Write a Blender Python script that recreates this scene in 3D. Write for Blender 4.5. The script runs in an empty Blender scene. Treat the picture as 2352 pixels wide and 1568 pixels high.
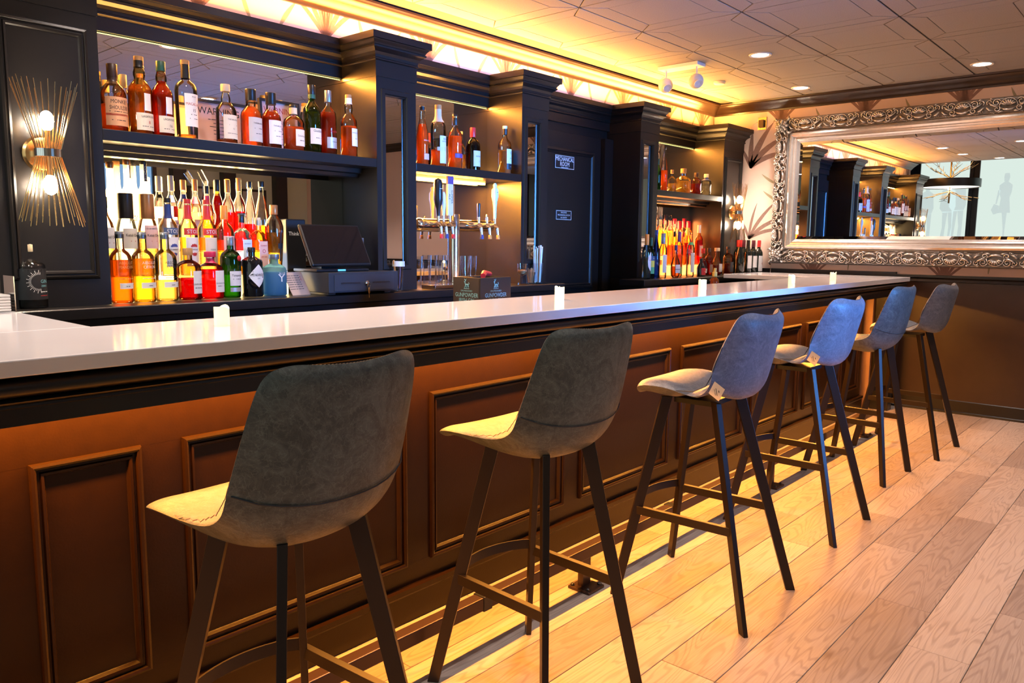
import bpy, bmesh, math, random
from mathutils import Vector, Matrix
random.seed(7)
SC = bpy.context.scene
COL = SC.collection
PI = math.pi
sin, cos = math.sin, math.cos

# ------------------------------------------------------------------ camera
CAMZ = 1.3
YAW, PIT, ROL = 0.847785936, 0.125601999, 0.009318404
fw = Vector((sin(YAW)*cos(PIT), cos(YAW)*cos(PIT), -sin(PIT)))
rt = Vector((cos(YAW), -sin(YAW), 0)); up = rt.cross(fw)
rr = rt*cos(ROL) + up*sin(ROL); uu = up*cos(ROL) - rt*sin(ROL)
cam = bpy.data.cameras.new('camera'); camo = bpy.data.objects.new('camera', cam); COL.objects.link(camo)
M = Matrix((rr, uu, -fw)).transposed().to_4x4(); M.translation = Vector((0, 0, CAMZ))
camo.matrix_world = M
cam.sensor_width = 36; cam.lens = 1785.06/2352*36; cam.clip_start = 0.02; cam.clip_end = 60
SC.camera = camo
# ------------------------------------------------------------------ world, exposure
W = bpy.data.worlds.new('world'); SC.world = W; W.use_nodes = True
W.node_tree.nodes['Background'].inputs[0].default_value = (0.30, 0.36, 0.5, 1)
W.node_tree.nodes['Background'].inputs[1].default_value = 0.15
SC.view_settings.view_transform = 'Standard'; SC.view_settings.look = 'None'
SC.view_settings.exposure = 0.72; SC.view_settings.gamma = 1; SC.view_settings.use_curve_mapping = False
SC.cycles.use_denoising = True
SC.cycles.max_bounces = 10; SC.cycles.diffuse_bounces = 4; SC.cycles.glossy_bounces = 6
SC.cycles.transmission_bounces = 8; SC.cycles.transparent_max_bounces = 40
SC.cycles.caustics_reflective = False; SC.cycles.caustics_refractive = False
SC.cycles.sample_clamp_indirect = 6
AMBER = (1.0, 0.42, 0.07); WARM = (1.0, 0.72, 0.42); BLUEFILL = (0.10, 0.34, 1.0); NEUT = (1.0, 0.86, 0.80)

def area(name, loc, rot, sx, sy, power, color, spread=PI):
    l = bpy.data.lights.new(name, 'AREA'); l.shape = 'RECTANGLE'; l.size = sx; l.size_y = sy
    l.energy = power; l.color = color; l.spread = spread
    o = bpy.data.objects.new(name, l); o.location = loc; o.rotation_euler = rot; COL.objects.link(o); return o
def point(name, loc, power, color, r=.03):
    l = bpy.data.lights.new(name, 'POINT'); l.energy = power; l.color = color; l.shadow_soft_size = r
    o = bpy.data.objects.new(name, l); o.location = loc; COL.objects.link(o); return o
def spot(name, loc, power, color, ang=100, rot=(0, 0, 0), blend=.7):
    l = bpy.data.lights.new(name, 'SPOT'); l.energy = power; l.color = color; l.spot_size = math.radians(ang)
    l.spot_blend = blend; l.shadow_soft_size = .05
    o = bpy.data.objects.new(name, l); o.location = loc; o.rotation_euler = rot; COL.objects.link(o); return o
# blue light for the stools from an added, unseen window (window_1 in wall_front)
area('blue_fill_light', (3.6, -3.05, 1.75), (PI/2, 0, 0), 1.4, 1.3, 36, (.08, .32, 1.0), .60)
# cove strips lying on top of the back bar cornice, hidden by it
area('cove_light_back', (3.75, 3.42, 2.36), (PI+.18, 0, 0), 5.9, .03, 140, (1.0, .41, .075))
# strip under the bar overhang
area('under_bar_light', (2.75, 1.890, 0.955), (-.06, 0, 0), 6.9, .016, 128, (1, .36, .045))
# ceiling downlights; those out of view are added for more light
DOWN = [(5.164, 2.354), (6.417, 2.567), (6.381, 1.277), (5.0, 0.1), (3.6, 0.1), (2.2, -.3), (6.2, -.3), (0.9, -.6), (3.4, -1.6), (5.4, -1.8), (1.4, 2.6), (2.5, 1.75), (1.0, 1.75), (2.3, 2.65), (.6, 2.3)]
for i, (x, y) in enumerate(DOWN):
    spot('downlight_beam', (x, y, 2.555), {0: 34, 1: 60, 2: 34, 8: 95, 9: 95, 10: 42, 11: 30, 12: 30, 13: 42, 14: 22}.get(i, 23), (1.0, .82, .74), 120)

# ------------------------------------------------------------------ materials
def nodes(m):
    m.use_nodes = True; return m.node_tree.nodes, m.node_tree.links
def mat(name, col, rough=.5, metal=0, spec=.5, noise=0, nscale=20, col2=None, bump=0, bscale=60, emis=None, estr=0, coat=0, obj_random=0):
    m = bpy.data.materials.new(name); N, L = nodes(m); p = N['Principled BSDF']
    p.inputs['Base Color'].default_value = (*col, 1); p.inputs['Roughness'].default_value = rough
    p.inputs['Metallic'].default_value = metal; p.inputs['Specular IOR Level'].default_value = spec
    p.inputs['Coat Weight'].default_value = coat
    tc = N.new('ShaderNodeTexCoord')
    nz = N.new('ShaderNodeTexNoise'); nz.inputs['Scale'].default_value = nscale; nz.inputs['Detail'].default_value = 5
    L.new(tc.outputs['Object'], nz.inputs['Vector'])
    mx = N.new('ShaderNodeMix'); mx.data_type = 'RGBA'
    c2 = col2 or tuple(c*(1-noise) for c in col)
    mx.inputs['A'].default_value = (*col, 1); mx.inputs['B'].default_value = (*c2, 1)
    if noise == 0 and col2 is None: mx.inputs['B'].default_value = (*[c*.94 for c in col], 1)
    L.new(nz.outputs['Fac'], mx.inputs['Factor']); L.new(mx.outputs['Result'], p.inputs['Base Color'])
    if bump:
        nb = N.new('ShaderNodeTexNoise'); nb.inputs['Scale'].default_value = bscale; nb.inputs['Detail'].default_value = 4
        L.new(tc.outputs['Object'], nb.inputs['Vector'])
        b = N.new('ShaderNodeBump'); b.inputs['Strength'].default_value = bump; b.inputs['Distance'].default_value = .004
        L.new(nb.outputs['Fac'], b.inputs['Height']); L.new(b.outputs['Normal'], p.inputs['Normal'])
    if emis:
        p.inputs['Emission Color'].default_value = (*emis, 1); p.inputs['Emission Strength'].default_value = estr
    return m
def glow(name, col, s):
    m = bpy.data.materials.new(name); N, L = nodes(m); N.remove(N['Principled BSDF'])
    e = N.new('ShaderNodeEmission'); e.inputs[0].default_value = (*col, 1); e.inputs[1].default_value = s
    L.new(e.outputs[0], N['Material Output'].inputs[0]); return m
def glass(name, tint, gl=1.0):
    m = bpy.data.materials.new(name); N, L = nodes(m); N.remove(N['Principled BSDF'])
    t = N.new('ShaderNodeBsdfTransparent'); t.inputs[0].default_value = (*tint, 1)
    g = N.new('ShaderNodeBsdfGlossy'); g.inputs['Roughness'].default_value = .04
    f = N.new('ShaderNodeFresnel'); f.inputs[0].default_value = 1.5
    mu = N.new('ShaderNodeMath'); mu.operation = 'MULTIPLY'; mu.inputs[1].default_value = gl; L.new(f.outputs[0], mu.inputs[0])
    x = N.new('ShaderNodeMixShader'); L.new(mu.outputs[0], x.inputs[0]); L.new(t.outputs[0], x.inputs[1]); L.new(g.outputs[0], x.inputs[2])
    L.new(x.outputs[0], N['Material Output'].inputs[0]); return m
def liquid(name, col, k=.5, dcol=None):
    m = bpy.data.materials.new(name); N, L = nodes(m); N.remove(N['Principled BSDF'])
    t = N.new('ShaderNodeBsdfTransparent'); t.inputs[0].default_value = (*col, 1)
    d = N.new('ShaderNodeBsdfTranslucent'); d.inputs[0].default_value = (*(dcol or col), 1)
    d2 = N.new('ShaderNodeBsdfDiffuse'); d2.inputs[0].default_value = (*(dcol or col), 1)
    a = N.new('ShaderNodeMixShader'); a.inputs[0].default_value = .45; L.new(d.outputs[0], a.inputs[1]); L.new(d2.outputs[0], a.inputs[2])
    x = N.new('ShaderNodeMixShader'); x.inputs[0].default_value = k*.62; rf = N.new('ShaderNodeBsdfRefraction'); rf.inputs['Color'].default_value = (*col, 1); rf.inputs['IOR'].default_value = 1.25; rf.inputs['Roughness'].default_value = .02
    tr = N.new('ShaderNodeMixShader'); tr.inputs[0].default_value = .6; L.new(t.outputs[0], tr.inputs[1]); L.new(rf.outputs[0], tr.inputs[2])
    L.new(tr.outputs[0], x.inputs[1]); L.new(a.outputs[0], x.inputs[2])
    L.new(x.outputs[0], N['Material Output'].inputs[0]); return m
def mirror(name, c=.88):
    m = bpy.data.materials.new(name); N, L = nodes(m); N.remove(N['Principled BSDF'])
    g = N.new('ShaderNodeBsdfGlossy'); g.inputs['Roughness'].default_value = 0.005; g.inputs[0].default_value = (c, c, c, 1)
    L.new(g.outputs[0], N['Material Output'].inputs[0]); return m
def leather(name, dark, lite):
    m = mat(name, dark, .42, bump=.25, bscale=220); N, L = m.node_tree.nodes, m.node_tree.links; p = N['Principled BSDF']
    tc = N.new('ShaderNodeTexCoord')
    n1 = N.new('ShaderNodeTexNoise'); n1.inputs['Scale'].default_value = 14; n1.inputs['Detail'].default_value = 9; n1.inputs['Roughness'].default_value = .72; n1.inputs['Distortion'].default_value = 2.6
    n2 = N.new('ShaderNodeTexNoise'); n2.inputs['Scale'].default_value = 5; n2.inputs['Detail'].default_value = 4
    vo = N.new('ShaderNodeTexVoronoi'); vo.feature = 'DISTANCE_TO_EDGE'; vo.inputs['Scale'].default_value = 26
    nd = N.new('ShaderNodeTexNoise'); nd.inputs['Scale'].default_value = 9; nd.inputs['Detail'].default_value = 5
    va = N.new('ShaderNodeVectorMath'); va.operation = 'MULTIPLY_ADD'; va.inputs[1].default_value = (.5, .5, .5)
    L.new(tc.outputs['Object'], n1.inputs['Vector']); L.new(tc.outputs['Object'], n2.inputs['Vector']); L.new(tc.outputs['Object'], nd.inputs['Vector'])
    L.new(nd.outputs['Color'], va.inputs[0]); L.new(tc.outputs['Object'], va.inputs[2]); L.new(va.outputs[0], vo.inputs['Vector'])
    r = N.new('ShaderNodeValToRGB'); r.color_ramp.elements[0].position = .34; r.color_ramp.elements[1].position = .68
    r.color_ramp.elements[0].color = (*dark, 1); r.color_ramp.elements[1].color = (*lite, 1)
    s = N.new('ShaderNodeMath'); s.operation = 'ADD'; L.new(n1.outputs['Fac'], s.inputs[0])
    ms = N.new('ShaderNodeMapRange'); ms.inputs['From Min'].default_value = 0; ms.inputs['From Max'].default_value = .05; ms.inputs['To Min'].default_value = .12; ms.inputs['To Max'].default_value = -.06
    L.new(vo.outputs['Distance'], ms.inputs['Value']); L.new(ms.outputs['Result'], s.inputs[1])
    s2 = N.new('ShaderNodeMath'); s2.operation = 'MULTIPLY_ADD'; s2.inputs[1].default_value = .3; L.new(n2.outputs['Fac'], s2.inputs[0]); L.new(s.outputs[0], s2.inputs[2])
    sb = N.new('ShaderNodeMath'); sb.operation = 'SUBTRACT'; sb.inputs[1].default_value = .15; L.new(s2.outputs[0], sb.inputs[0])
    L.new(sb.outputs[0], r.inputs['Fac']); L.new(r.outputs['Color'], p.inputs['Base Color'])
    return m
def plankmat():
    m = bpy.data.materials.new('oak_plank'); N, L = nodes(m); p = N['Principled BSDF']; p.inputs['Roughness'].default_value = .42
    tc = N.new('ShaderNodeTexCoord'); oi = N.new('ShaderNodeObjectInfo')
    mp = N.new('ShaderNodeMapping'); mp.inputs['Scale'].default_value = (1.0, 9, 4)
    ofs = N.new('ShaderNodeVectorMath'); ofs.operation = 'SCALE'; ofs.inputs[0].default_value = (37, 61, 13); L.new(oi.outputs['Random'], ofs.inputs['Scale'])
    L.new(ofs.outputs[0], mp.inputs['Location']); L.new(tc.outputs['Object'], mp.inputs['Vector'])
    n1 = N.new('ShaderNodeTexNoise'); n1.inputs['Scale'].default_value = .9; n1.inputs['Detail'].default_value = 2.2; n1.inputs['Distortion'].default_value = .5; L.new(mp.outputs[0], n1.inputs['Vector'])
    # growth rings: bands of a smooth noise field
    mu = N.new('ShaderNodeMath'); mu.operation = 'MULTIPLY'; mu.inputs[1].default_value = 130; L.new(n1.outputs['Fac'], mu.inputs[0])
    sn = N.new('ShaderNodeMath'); sn.operation = 'SINE'; L.new(mu.outputs[0], sn.inputs[0])
    mr = N.new('ShaderNodeMapRange'); mr.inputs['From Min'].default_value = .15; mr.inputs['From Max'].default_value = 1; L.new(sn.outputs[0], mr.inputs['Value'])
    mp2 = N.new('ShaderNodeMapping'); mp2.inputs['Scale'].default_value = (6, 160, 4); L.new(tc.outputs['Object'], mp2.inputs['Vector']); L.new(ofs.outputs[0], mp2.inputs['Location'])
    n2 = N.new('ShaderNodeTexNoise'); n2.inputs['Scale'].default_value = 1.2; n2.inputs['Detail'].default_value = 4; L.new(mp2.outputs[0], n2.inputs['Vector'])
    r = N.new('ShaderNodeValToRGB'); e = r.color_ramp.elements
    e[0].color = (.31, .245, .215, 1); e[1].color = (.50, .42, .37, 1); e[0].position = .25; e[1].position = .75
    cm = N.new('ShaderNodeMath'); cm.operation = 'MULTIPLY_ADD'; cm.inputs[1].default_value = .45; L.new(n2.outputs['Fac'], cm.inputs[0])
    pr = N.new('ShaderNodeMath'); pr.operation = 'MULTIPLY'; pr.inputs[1].default_value = .5; L.new(oi.outputs['Random'], pr.inputs[0]); L.new(pr.outputs[0], cm.inputs[2])
    L.new(cm.outputs[0], r.inputs['Fac'])
    mx = N.new('ShaderNodeMix'); mx.data_type = 'RGBA'; mx.blend_type = 'MULTIPLY'; mx.inputs['B'].default_value = (.50, .44, .42, 1)
    mf = N.new('ShaderNodeMath'); mf.operation = 'MULTIPLY'; mf.inputs[1].default_value = .42; L.new(mr.outputs[0], mf.inputs[0])
    L.new(mf.outputs[0], mx.inputs['Factor']); L.new(r.outputs[0], mx.inputs['A'])
    # knots
    mp3 = N.new('ShaderNodeMapping'); mp3.inputs['Scale'].default_value = (2.2, 4.5, 1); L.new(tc.outputs['Object'], mp3.inputs['Vector']); L.new(ofs.outputs[0], mp3.inputs['Location'])
    vo = N.new('ShaderNodeTexVoronoi'); vo.inputs['Scale'].default_value = 1; L.new(mp3.outputs[0], vo.inputs['Vector'])
    kr = N.new('ShaderNodeMapRange'); kr.inputs['From Min'].default_value = .02; kr.inputs['From Max'].default_value = .11; kr.inputs['To Min'].default_value = .6; kr.inputs['To Max'].default_value = 0; L.new(vo.outputs['Distance'], kr.inputs['Value'])
    m2 = N.new('ShaderNodeMix'); m2.data_type = 'RGBA'; m2.inputs['B'].default_value = (.13, .085, .065, 1); L.new(kr.outputs[0], m2.inputs['Factor']); L.new(mx.outputs['Result'], m2.inputs['A'])
    L.new(m2.outputs['Result'], p.inputs['Base Color'])
    b = N.new('ShaderNodeBump'); b.inputs['Strength'].default_value = .25; b.inputs['Distance'].default_value = .002; L.new(n2.outputs['Fac'], b.inputs['Height']); L.new(b.outputs['Normal'], p.inputs['Normal'])
    return m
def tilemat():
    m = mat('ceiling_tile_board', (.38, .355, .335), .8, bump=.35, bscale=120, nscale=170, col2=(.23, .21, .20)); return m

WOOD = mat('black_painted_wood', (.0095, .0078, .0072), .32, spec=.45, noise=.35, nscale=9, bump=.06, bscale=90)
WOODB = mat('bar_front_paint', (.017, .0066, .0018), .30, spec=.28, noise=.4, nscale=30, bump=.10, bscale=160)
WALNUT = mat('dark_walnut_panel', (.040, .019, .011), .32, noise=.4, nscale=12)
QUARTZ = mat('white_quartz', (.84, .82, .83), .10, nscale=3, col2=(.78, .76, .78))
STEEL = mat('dark_metal_leg', (.022, .014, .011), .38, metal=.35)
RAIL = mat('rail_bronze_paint', (.055, .028, .02), .33, metal=.3)
CHROME = mat('chrome', (.8, .8, .8), .12, metal=1)
BRASS = mat('brass', (.78, .48, .20), .22, metal=1)
SILVER = mat('antique_silver', (.84, .79, .74), .26, metal=.75, noise=.3, nscale=40)
MIRR = mirror('mirror_glass')
PAPERW = mat('pink_cream_wallpaper', (.66, .50, .43), .7, nscale=4, col2=(.60, .44, .38))
PALMC = mat('palm_print_brown', (.27, .15, .12), .75, nscale=60, noise=.45)
PALMG = mat('palm_print_olive', (.34, .28, .17), .75, nscale=60, noise=.4)
CROWN = mat('crown_brown', (.026, .014, .009), .30, noise=.4, nscale=14)
WALLG = mat('pale_green_wall', (.42, .50, .47), .6, nscale=3)
DARKC = mat('dark_column_paint', (.012, .012, .02), .35, noise=.3)
BLACK = mat('black_plastic', (.012, .012, .013), .30)
SCREEN = mat('dark_screen_glass', (.004, .004, .005), .06, noise=.3, nscale=12)
WHITE = mat('white_plastic', (.75, .73, .70), .4)
PAPER = mat('label_paper', (.72, .68, .62), .6)
INK = mat('black_ink', (.02, .02, .025), .6)
INKW = mat('white_ink', (.78, .78, .76), .5)
INKR = mat('red_ink', (.45, .03, .03), .6)
INKT = mat('teal_ink', (.22, .55, .62), .5)
PLATE = mat('slab_under_planks', (.05, .035, .03), .8)
PLANK = plankmat(); TILE = tilemat()
GROOVE = mat('ceiling_groove', (.10, .085, .08), .9)
CLEAR = glass('clear_glass', (.95, .96, .95)); CLEARL = glass('drinking_glass', (.95, .95, .94), .45)

# ------------------------------------------------------------------ mesh helpers
class MB:
    def __init__(s): s.v = []; s.f = []
    def add(s, vs, fs):
        o = len(s.v); s.v += [tuple(v) for v in vs]; s.f += [tuple(i+o for i in f) for f in fs]; return s
    def box(s, x0, x1, y0, y1, z0, z1):
        return s.add([(x0, y0, z0), (x1, y0, z0), (x1, y1, z0), (x0, y1, z0), (x0, y0, z1), (x1, y0, z1), (x1, y1, z1), (x0, y1, z1)],
                     [(0, 3, 2, 1), (4, 5, 6, 7), (0, 1, 5, 4), (1, 2, 6, 5), (2, 3, 7, 6), (3, 0, 4, 7)])
    def prism(s, prof, a0, a1, axis='x'):
        # prof: closed polygon of (p,q); extruded along axis. axis x: (y,z); y: (x,z); z: (x,y)
        n = len(prof); P = lambda a, p, q: (a, p, q) if axis == 'x' else ((p, a, q) if axis == 'y' else (p, q, a))
        vs = [P(a0, *p) for p in prof] + [P(a1, *p) for p in prof]
        fs = [tuple(range(n))[::-1], tuple(range(n, 2*n))] + [(i, (i+1) % n, n+(i+1) % n, n+i) for i in range(n)]
        return s.add(vs, fs)
    def rings(s, rings, cap0=True, cap1=True, closed=True):
        o = len(s.v); n = len(rings[0])
        for r in rings: s.v += [tuple(v) for v in r]
        for k in range(len(rings)-1):
            for i in range(n if closed else n-1):
                j = (i+1) % n
                s.f.append((o+k*n+i, o+k*n+j, o+(k+1)*n+j, o+(k+1)*n+i))
        if cap0: s.f.append(tuple(o+i for i in range(n))[::-1])
        if cap1: s.f.append(tuple(o+(len(rings)-1)*n+i for i in range(n)))
        return s
    def lathe(s, prof, n=20, c=(0, 0, 0), cap0=True, cap1=True, sq=2.0):
        R = []
        for r, z in prof:
            ring = []
            for i in range(n):
                a = 2*PI*i/n + PI/n*0
                k = (abs(cos(a))**sq + abs(sin(a))**sq)**(-1/sq)
                ring.append((c[0]+r*k*cos(a), c[1]+r*k*sin(a), c[2]+z))
            R.append(ring)
        return s.rings(R, cap0, cap1)
    def tube(s, path, r, n=6, r2=None):
        P = [Vector(p) for p in path]; R = []
        for i, p in enumerate(P):
            d = (P[min(i+1, len(P)-1)] - P[max(i-1, 0)]).normalized()
            a = Vector((0, 0, 1)) if abs(d.z) < .9 else Vector((1, 0, 0))
            u = d.cross(a).normalized(); v = d.cross(u)
            t = i/(len(P)-1); rad = r[i] if isinstance(r, (list, tuple)) else (r + ((r2 if r2 is not None else r)-r)*t)
            R.append([p + u*rad*cos(2*PI*k/n) + v*rad*sin(2*PI*k/n) for k in range(n)])
        return s.rings(R)
    def bar(s, p0, p1, w, h, side=(1, 0, 0)):
        p0, p1 = Vector(p0), Vector(p1); d = (p1-p0).normalized(); u = Vector(side); u = (u-d*u.dot(d)).normalized(); v = d.cross(u)
        r = lambda p: [p+u*w/2+v*h/2, p-u*w/2+v*h/2, p-u*w/2-v*h/2, p+u*w/2-v*h/2]
        return s.rings([r(p0), r(p1)])
    def sphere(s, c, r, n=12, m=8, sz=1):
        prof = [(max(r*sin(PI*k/m), 1e-4), -r*sz*cos(PI*k/m)) for k in range(m+1)]
        return s.lathe(prof, n, c)
    def mesh(s, name):
        me = bpy.data.meshes.new(name); me.from_pydata(s.v, [], s.f); me.update(); return me
    def build(s, name, m, parent=None, smooth=False, loc=None, bev=0, rot=None):
        me = s.mesh(name); bm = bmesh.new(); bm.from_mesh(me); bmesh.ops.recalc_face_normals(bm, faces=bm.faces); bm.to_mesh(me); bm.free()
        return put(name, me, m, parent, smooth, loc, bev, rot)
def put(name, me, m, parent=None, smooth=False, loc=None, bev=0, rot=None):
    if m is not None and len(me.materials) == 0: me.materials.append(m)
    o = bpy.data.objects.new(name, me); COL.objects.link(o)
    if parent: o.parent = parent
    if loc: o.location = loc
    if rot: o.rotation_euler = rot
    if smooth:
        for p in me.polygons: p.use_smooth = True
        try: me.set_sharp_from_angle(angle=math.radians(38))
        except Exception: pass
    if bev:
        b = o.modifiers.new('bev', 'BEVEL'); b.width = bev; b.segments = 2; b.limit_method = 'ANGLE'; b.angle_limit = math.radians(40)
    return o
def thing(name, label, cat, loc=(0, 0, 0), rz=0, group=None):
    o = bpy.data.objects.new(name, None); COL.objects.link(o); o.location = loc; o.rotation_euler = (0, 0, rz)
    o.empty_display_size = .05; return tag(o, label, cat, group)
def tag(o, label, cat, group=None, kind=None):
    o['label'] = label; o['category'] = cat
    if group: o['group'] = group
    if kind: o['kind'] = kind
    return o
def struct(o, label, cat):
    o['kind'] = 'structure'; o['label'] = label; o['category'] = cat; return o
def dup(root, loc, rz, label, group=None):
    r = root.copy(); COL.objects.link(r); r.location = loc; r.rotation_euler = (0, 0, rz); r['label'] = label
    if group: r['group'] = group
    for ch in list(root.children):
        c = ch.copy(); COL.objects.link(c); c.parent = r
        for g in ch.children:
            d = g.copy(); COL.objects.link(d); d.parent = c
    return r
_tc = {}
def text_mb(s, size, sx=1.0, align='CENTER', spacing=1.0):
    """flat lettering in the XY plane as (verts, faces), centred"""
    if size < .0070:                      # print too fine to read: one small bar per word
        vs, fs, x = [], [], 0.0
        for wd in s.split(): 
            ln = len(wd)*.62*size*sx; o = len(vs); vs += [(x, -size*.22), (x+ln, -size*.22), (x+ln, size*.22), (x, size*.22)]; fs.append((o, o+1, o+2, o+3)); x += ln+size*.45
        return [(a-(x-size*.45)/2, b) for a, b in vs], fs
    k = (s, spacing)
    if k not in _tc:
        cu = bpy.data.curves.new('t', 'FONT'); cu.body = s; cu.size = 1; cu.align_x = 'CENTER'; cu.align_y = 'CENTER'; cu.resolution_u = 2; cu.space_character = spacing
        o = bpy.data.objects.new('t', cu); COL.objects.link(o)
        me = bpy.data.meshes.new_from_object(o)
        _tc[k] = ([tuple(v.co) for v in me.vertices], [tuple(p.vertices) for p in me.polygons])
        bpy.data.objects.remove(o); bpy.data.meshes.remove(me); bpy.data.curves.remove(cu)
    vs, fs = _tc[k]
    return [(x*size*sx, y*size) for x, y, z in vs], fs
def flat_text(mb, s, size, origin, right=(1, 0, 0), upv=(0, 0, 1), sx=1.0, spacing=1.0):
    vs, fs = text_mb(s, size, sx, spacing=spacing); o = Vector(origin); r = Vector(right); u = Vector(upv)
    mb.add([o + r*x + u*y for x, y in vs], fs); return mb

# ================================================================== ROOM
X0, XW, YF, YB, ZC = -2.6, 6.85, -3.2, 3.54, 2.58
XH = 0.30          # the lower tiled ceiling starts here; a taller hall lies beyond
f = MB().box(X0, XW+.1, YF, 5.0, -.12, -.014).build('floor', PLATE)
struct(f, 'wide oak plank floor running along the bar', 'floor')
# planks, each its own piece
PW = .1835; pl_cache = {}
def plank(x0, x1, y0):
    L = round(x1-x0, 2); g = .0011
    if L not in pl_cache:
        a, w = L/2-g, PW/2-g
        m = MB(); m.rings([[(-a, -w, -.013), (a, -w, -.013), (a, w, -.013), (-a, w, -.013)], [(-a, -w, -.0012), (a, -w, -.0012), (a, w, -.0012), (-a, w, -.0012)],
                           [(-a+.0012, -w+.0012, 0), (a-.0012, -w+.0012, 0), (a-.0012, w-.0012, 0), (-a+.0012, w-.0012, 0)]], cap0=False)
        me = m.mesh('plank'); me.materials.append(PLANK); pl_cache[L] = me
    put('plank', pl_cache[L], PLANK, f, loc=((x0+x1)/2, y0+PW/2, 0))
JOINT = {0: 2.68, 1: 2.98, 2: 3.55, 3: 2.05, 4: 3.3, 5: 2.45, -1: 3.15}
k = -20
while True:
    y0 = .433 + k*PW
    if y0 > 2.1: break
    if y0 > YF-.02:
        j = JOINT.get(k, random.uniform(1.6, 3.4)); x = j
        xs = [j]
        while xs[-1] < XW: xs.append(min(xs[-1]+random.choice([1.2, 1.5, 1.75, 1.9]), XW))
        xs2 = [j]
        while xs2[-1] > X0: xs2.append(max(xs2[-1]-random.choice([1.5, 1.75, 1.9]), X0))
        allx = sorted(set([round(v, 2) for v in xs2+xs]))
        for a, b in zip(allx, allx[1:]):
            if b-a > .02: plank(a, b, y0)
    k += 1
# walls
wr = struct(MB().box(XW, XW+.1, YF, 5.0, 0, 3.4).build('wall_right', PAPERW), 'wall with pink cream palm wallpaper behind the ornate mirror', 'wall')
wb = struct(MB().box(.3, XW, YB, YB+.1, 0, 3.4).build('wall_back', PAPERW), 'palm papered wall showing above the back bar cornice', 'wall')
wf = MB().box(X0, XW+.1, YF-.1, YF, 0, 3.4).build('wall_front', WALLG); struct(wf, 'pale green wall of the room behind the stools', 'wall')
wl = MB().box(X0-.1, X0, YF, 5.0, 0, 3.4).build('wall_left', DARKC); struct(wl, 'dark wall with tall backlit windows at the room end', 'wall')
we = MB().box(X0, .3, 4.9, 5.0, 0, 3.4).build('wall_end', DARKC); struct(we, 'dark end wall of the taller hall beyond the bar', 'wall')
# ceiling: tiled lower part, each tile a piece
ce = MB().box(XH, XW+.1, YF, YB+.1, ZC+.004, ZC+.1).build('ceiling', GROOVE); struct(ce, 'low ceiling of speckled grey embossed tiles', 'ceiling')
c2 = MB().box(X0, XH, YF, 5.0, 3.3, 3.4).build('ceiling_hall', mat('hall_ceiling', (.4, .36, .33), .8)); struct(c2, 'higher plain ceiling over the hall with the chandelier', 'ceiling')
dr = MB().box(XH-.02, XH, YF, YB+.1, ZC, 3.3).build('ceiling_drop', CROWN, c2)
TP = .637; GX0, GY0 = 4.184, 2.027
def tile_mesh(w, d):
    m = MB(); g = .0045; a, b = w/2-g, d/2-g; ix, iy = w/2-.105, d/2-.112; t = .0055
    def plate(pts):
        c = Vector((sum(p[0] for p in pts)/4, sum(p[1] for p in pts)/4, 0)); q = []
        for p in pts:
            v = Vector((p[0], p[1], 0)); dd = (c-v); q.append(v + dd.normalized()*.0042)
        m.rings([[(p.x, p.y, .006) for p in q], [(p.x, p.y, 0.001) for p in q], [(p.x+(c.x-p.x)*.012, p.y+(c.y-p.y)*.012, 0) for p in q]], cap0=False)
    plate([(-ix, -iy), (ix, -iy), (ix, iy), (-ix, iy)])
    plate([(-a, -b), (a, -b), (ix, -iy), (-ix, -iy)]); plate([(a, -b), (a, b), (ix, iy), (ix, -iy)])
    plate([(a, b), (-a, b), (-ix, iy), (ix, iy)]); plate([(-a, b), (-a, -b), (-ix, -iy), (-ix, iy)])
    me = m.mesh('tile'); me.materials.append(TILE); return me
tm = tile_mesh(TP, TP)
for i in range(-6, 5):
    for j in range(-8, 3):
        x, y = GX0+(i+.5)*TP, GY0+(j+.5)*TP
        if x-TP/2 < XH-.01 or x > XW or y > YB or y < YF: continue
        put('tile', tm, TILE, ce, loc=(x, y, ZC-.006))
# crown mouldings
def crown(a0, a1, axis, wall, sgn, name):
    # profile in (out from wall, z)
    P = [(0, 2.486), (.014, 2.486), (.018, 2.498), (.03, 2.504), (.036, 2.515), (.06, 2.535), (.085, 2.552), (.09, 2.560), (.108, 2.564), (.112, 2.574), (0, 2.574)]
    return MB().prism([(wall+sgn*o, z) for o, z in P], a0, a1, axis).build(name, CROWN, smooth=True)
struct(crown(.3, XW, 'x', YB, -1, 'trim_1'), 'brown crown moulding over the back bar wall', 'moulding')
struct(crown(YF, YB, 'y', XW, -1, 'trim_2'), 'brown crown moulding over the mirror wall', 'moulding')
# right wall wainscot, chair rail, baseboard
wa = MB().box(XW-.02, XW, YF, 3.0, .10, 1.05).build('wall_right_wainscot', WALNUT); struct(wa, 'dark walnut wainscot under the ornate mirror', 'wainscot')
t3 = MB().prism([(XW, 1.02), (XW-.035, 1.03), (XW-.03, 1.05), (XW-.05, 1.062), (XW-.05, 1.08), (XW, 1.082)], YF, 1.86, 'y').build('trim_3', WOOD, smooth=True); struct(t3, 'dark chair rail capping the walnut wainscot', 'moulding')
tb = MB().box(XW-.03, XW, 1.86, 3.0, 1.02, 1.098).build('trim_4', WOOD); struct(tb, 'black upstand on the wall behind the bar return', 'moulding')
bb = MB().prism([(XW, 0), (XW-.038, 0), (XW-.036, .014), (XW-.027, .02), (XW-.025, .10), (XW-.018, .108), (XW, .11)], YF, 3.0, 'y').build('baseboard_right', WOOD, smooth=True); struct(bb, 'black baseboard along the walnut wainscot', 'baseboard')
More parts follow.
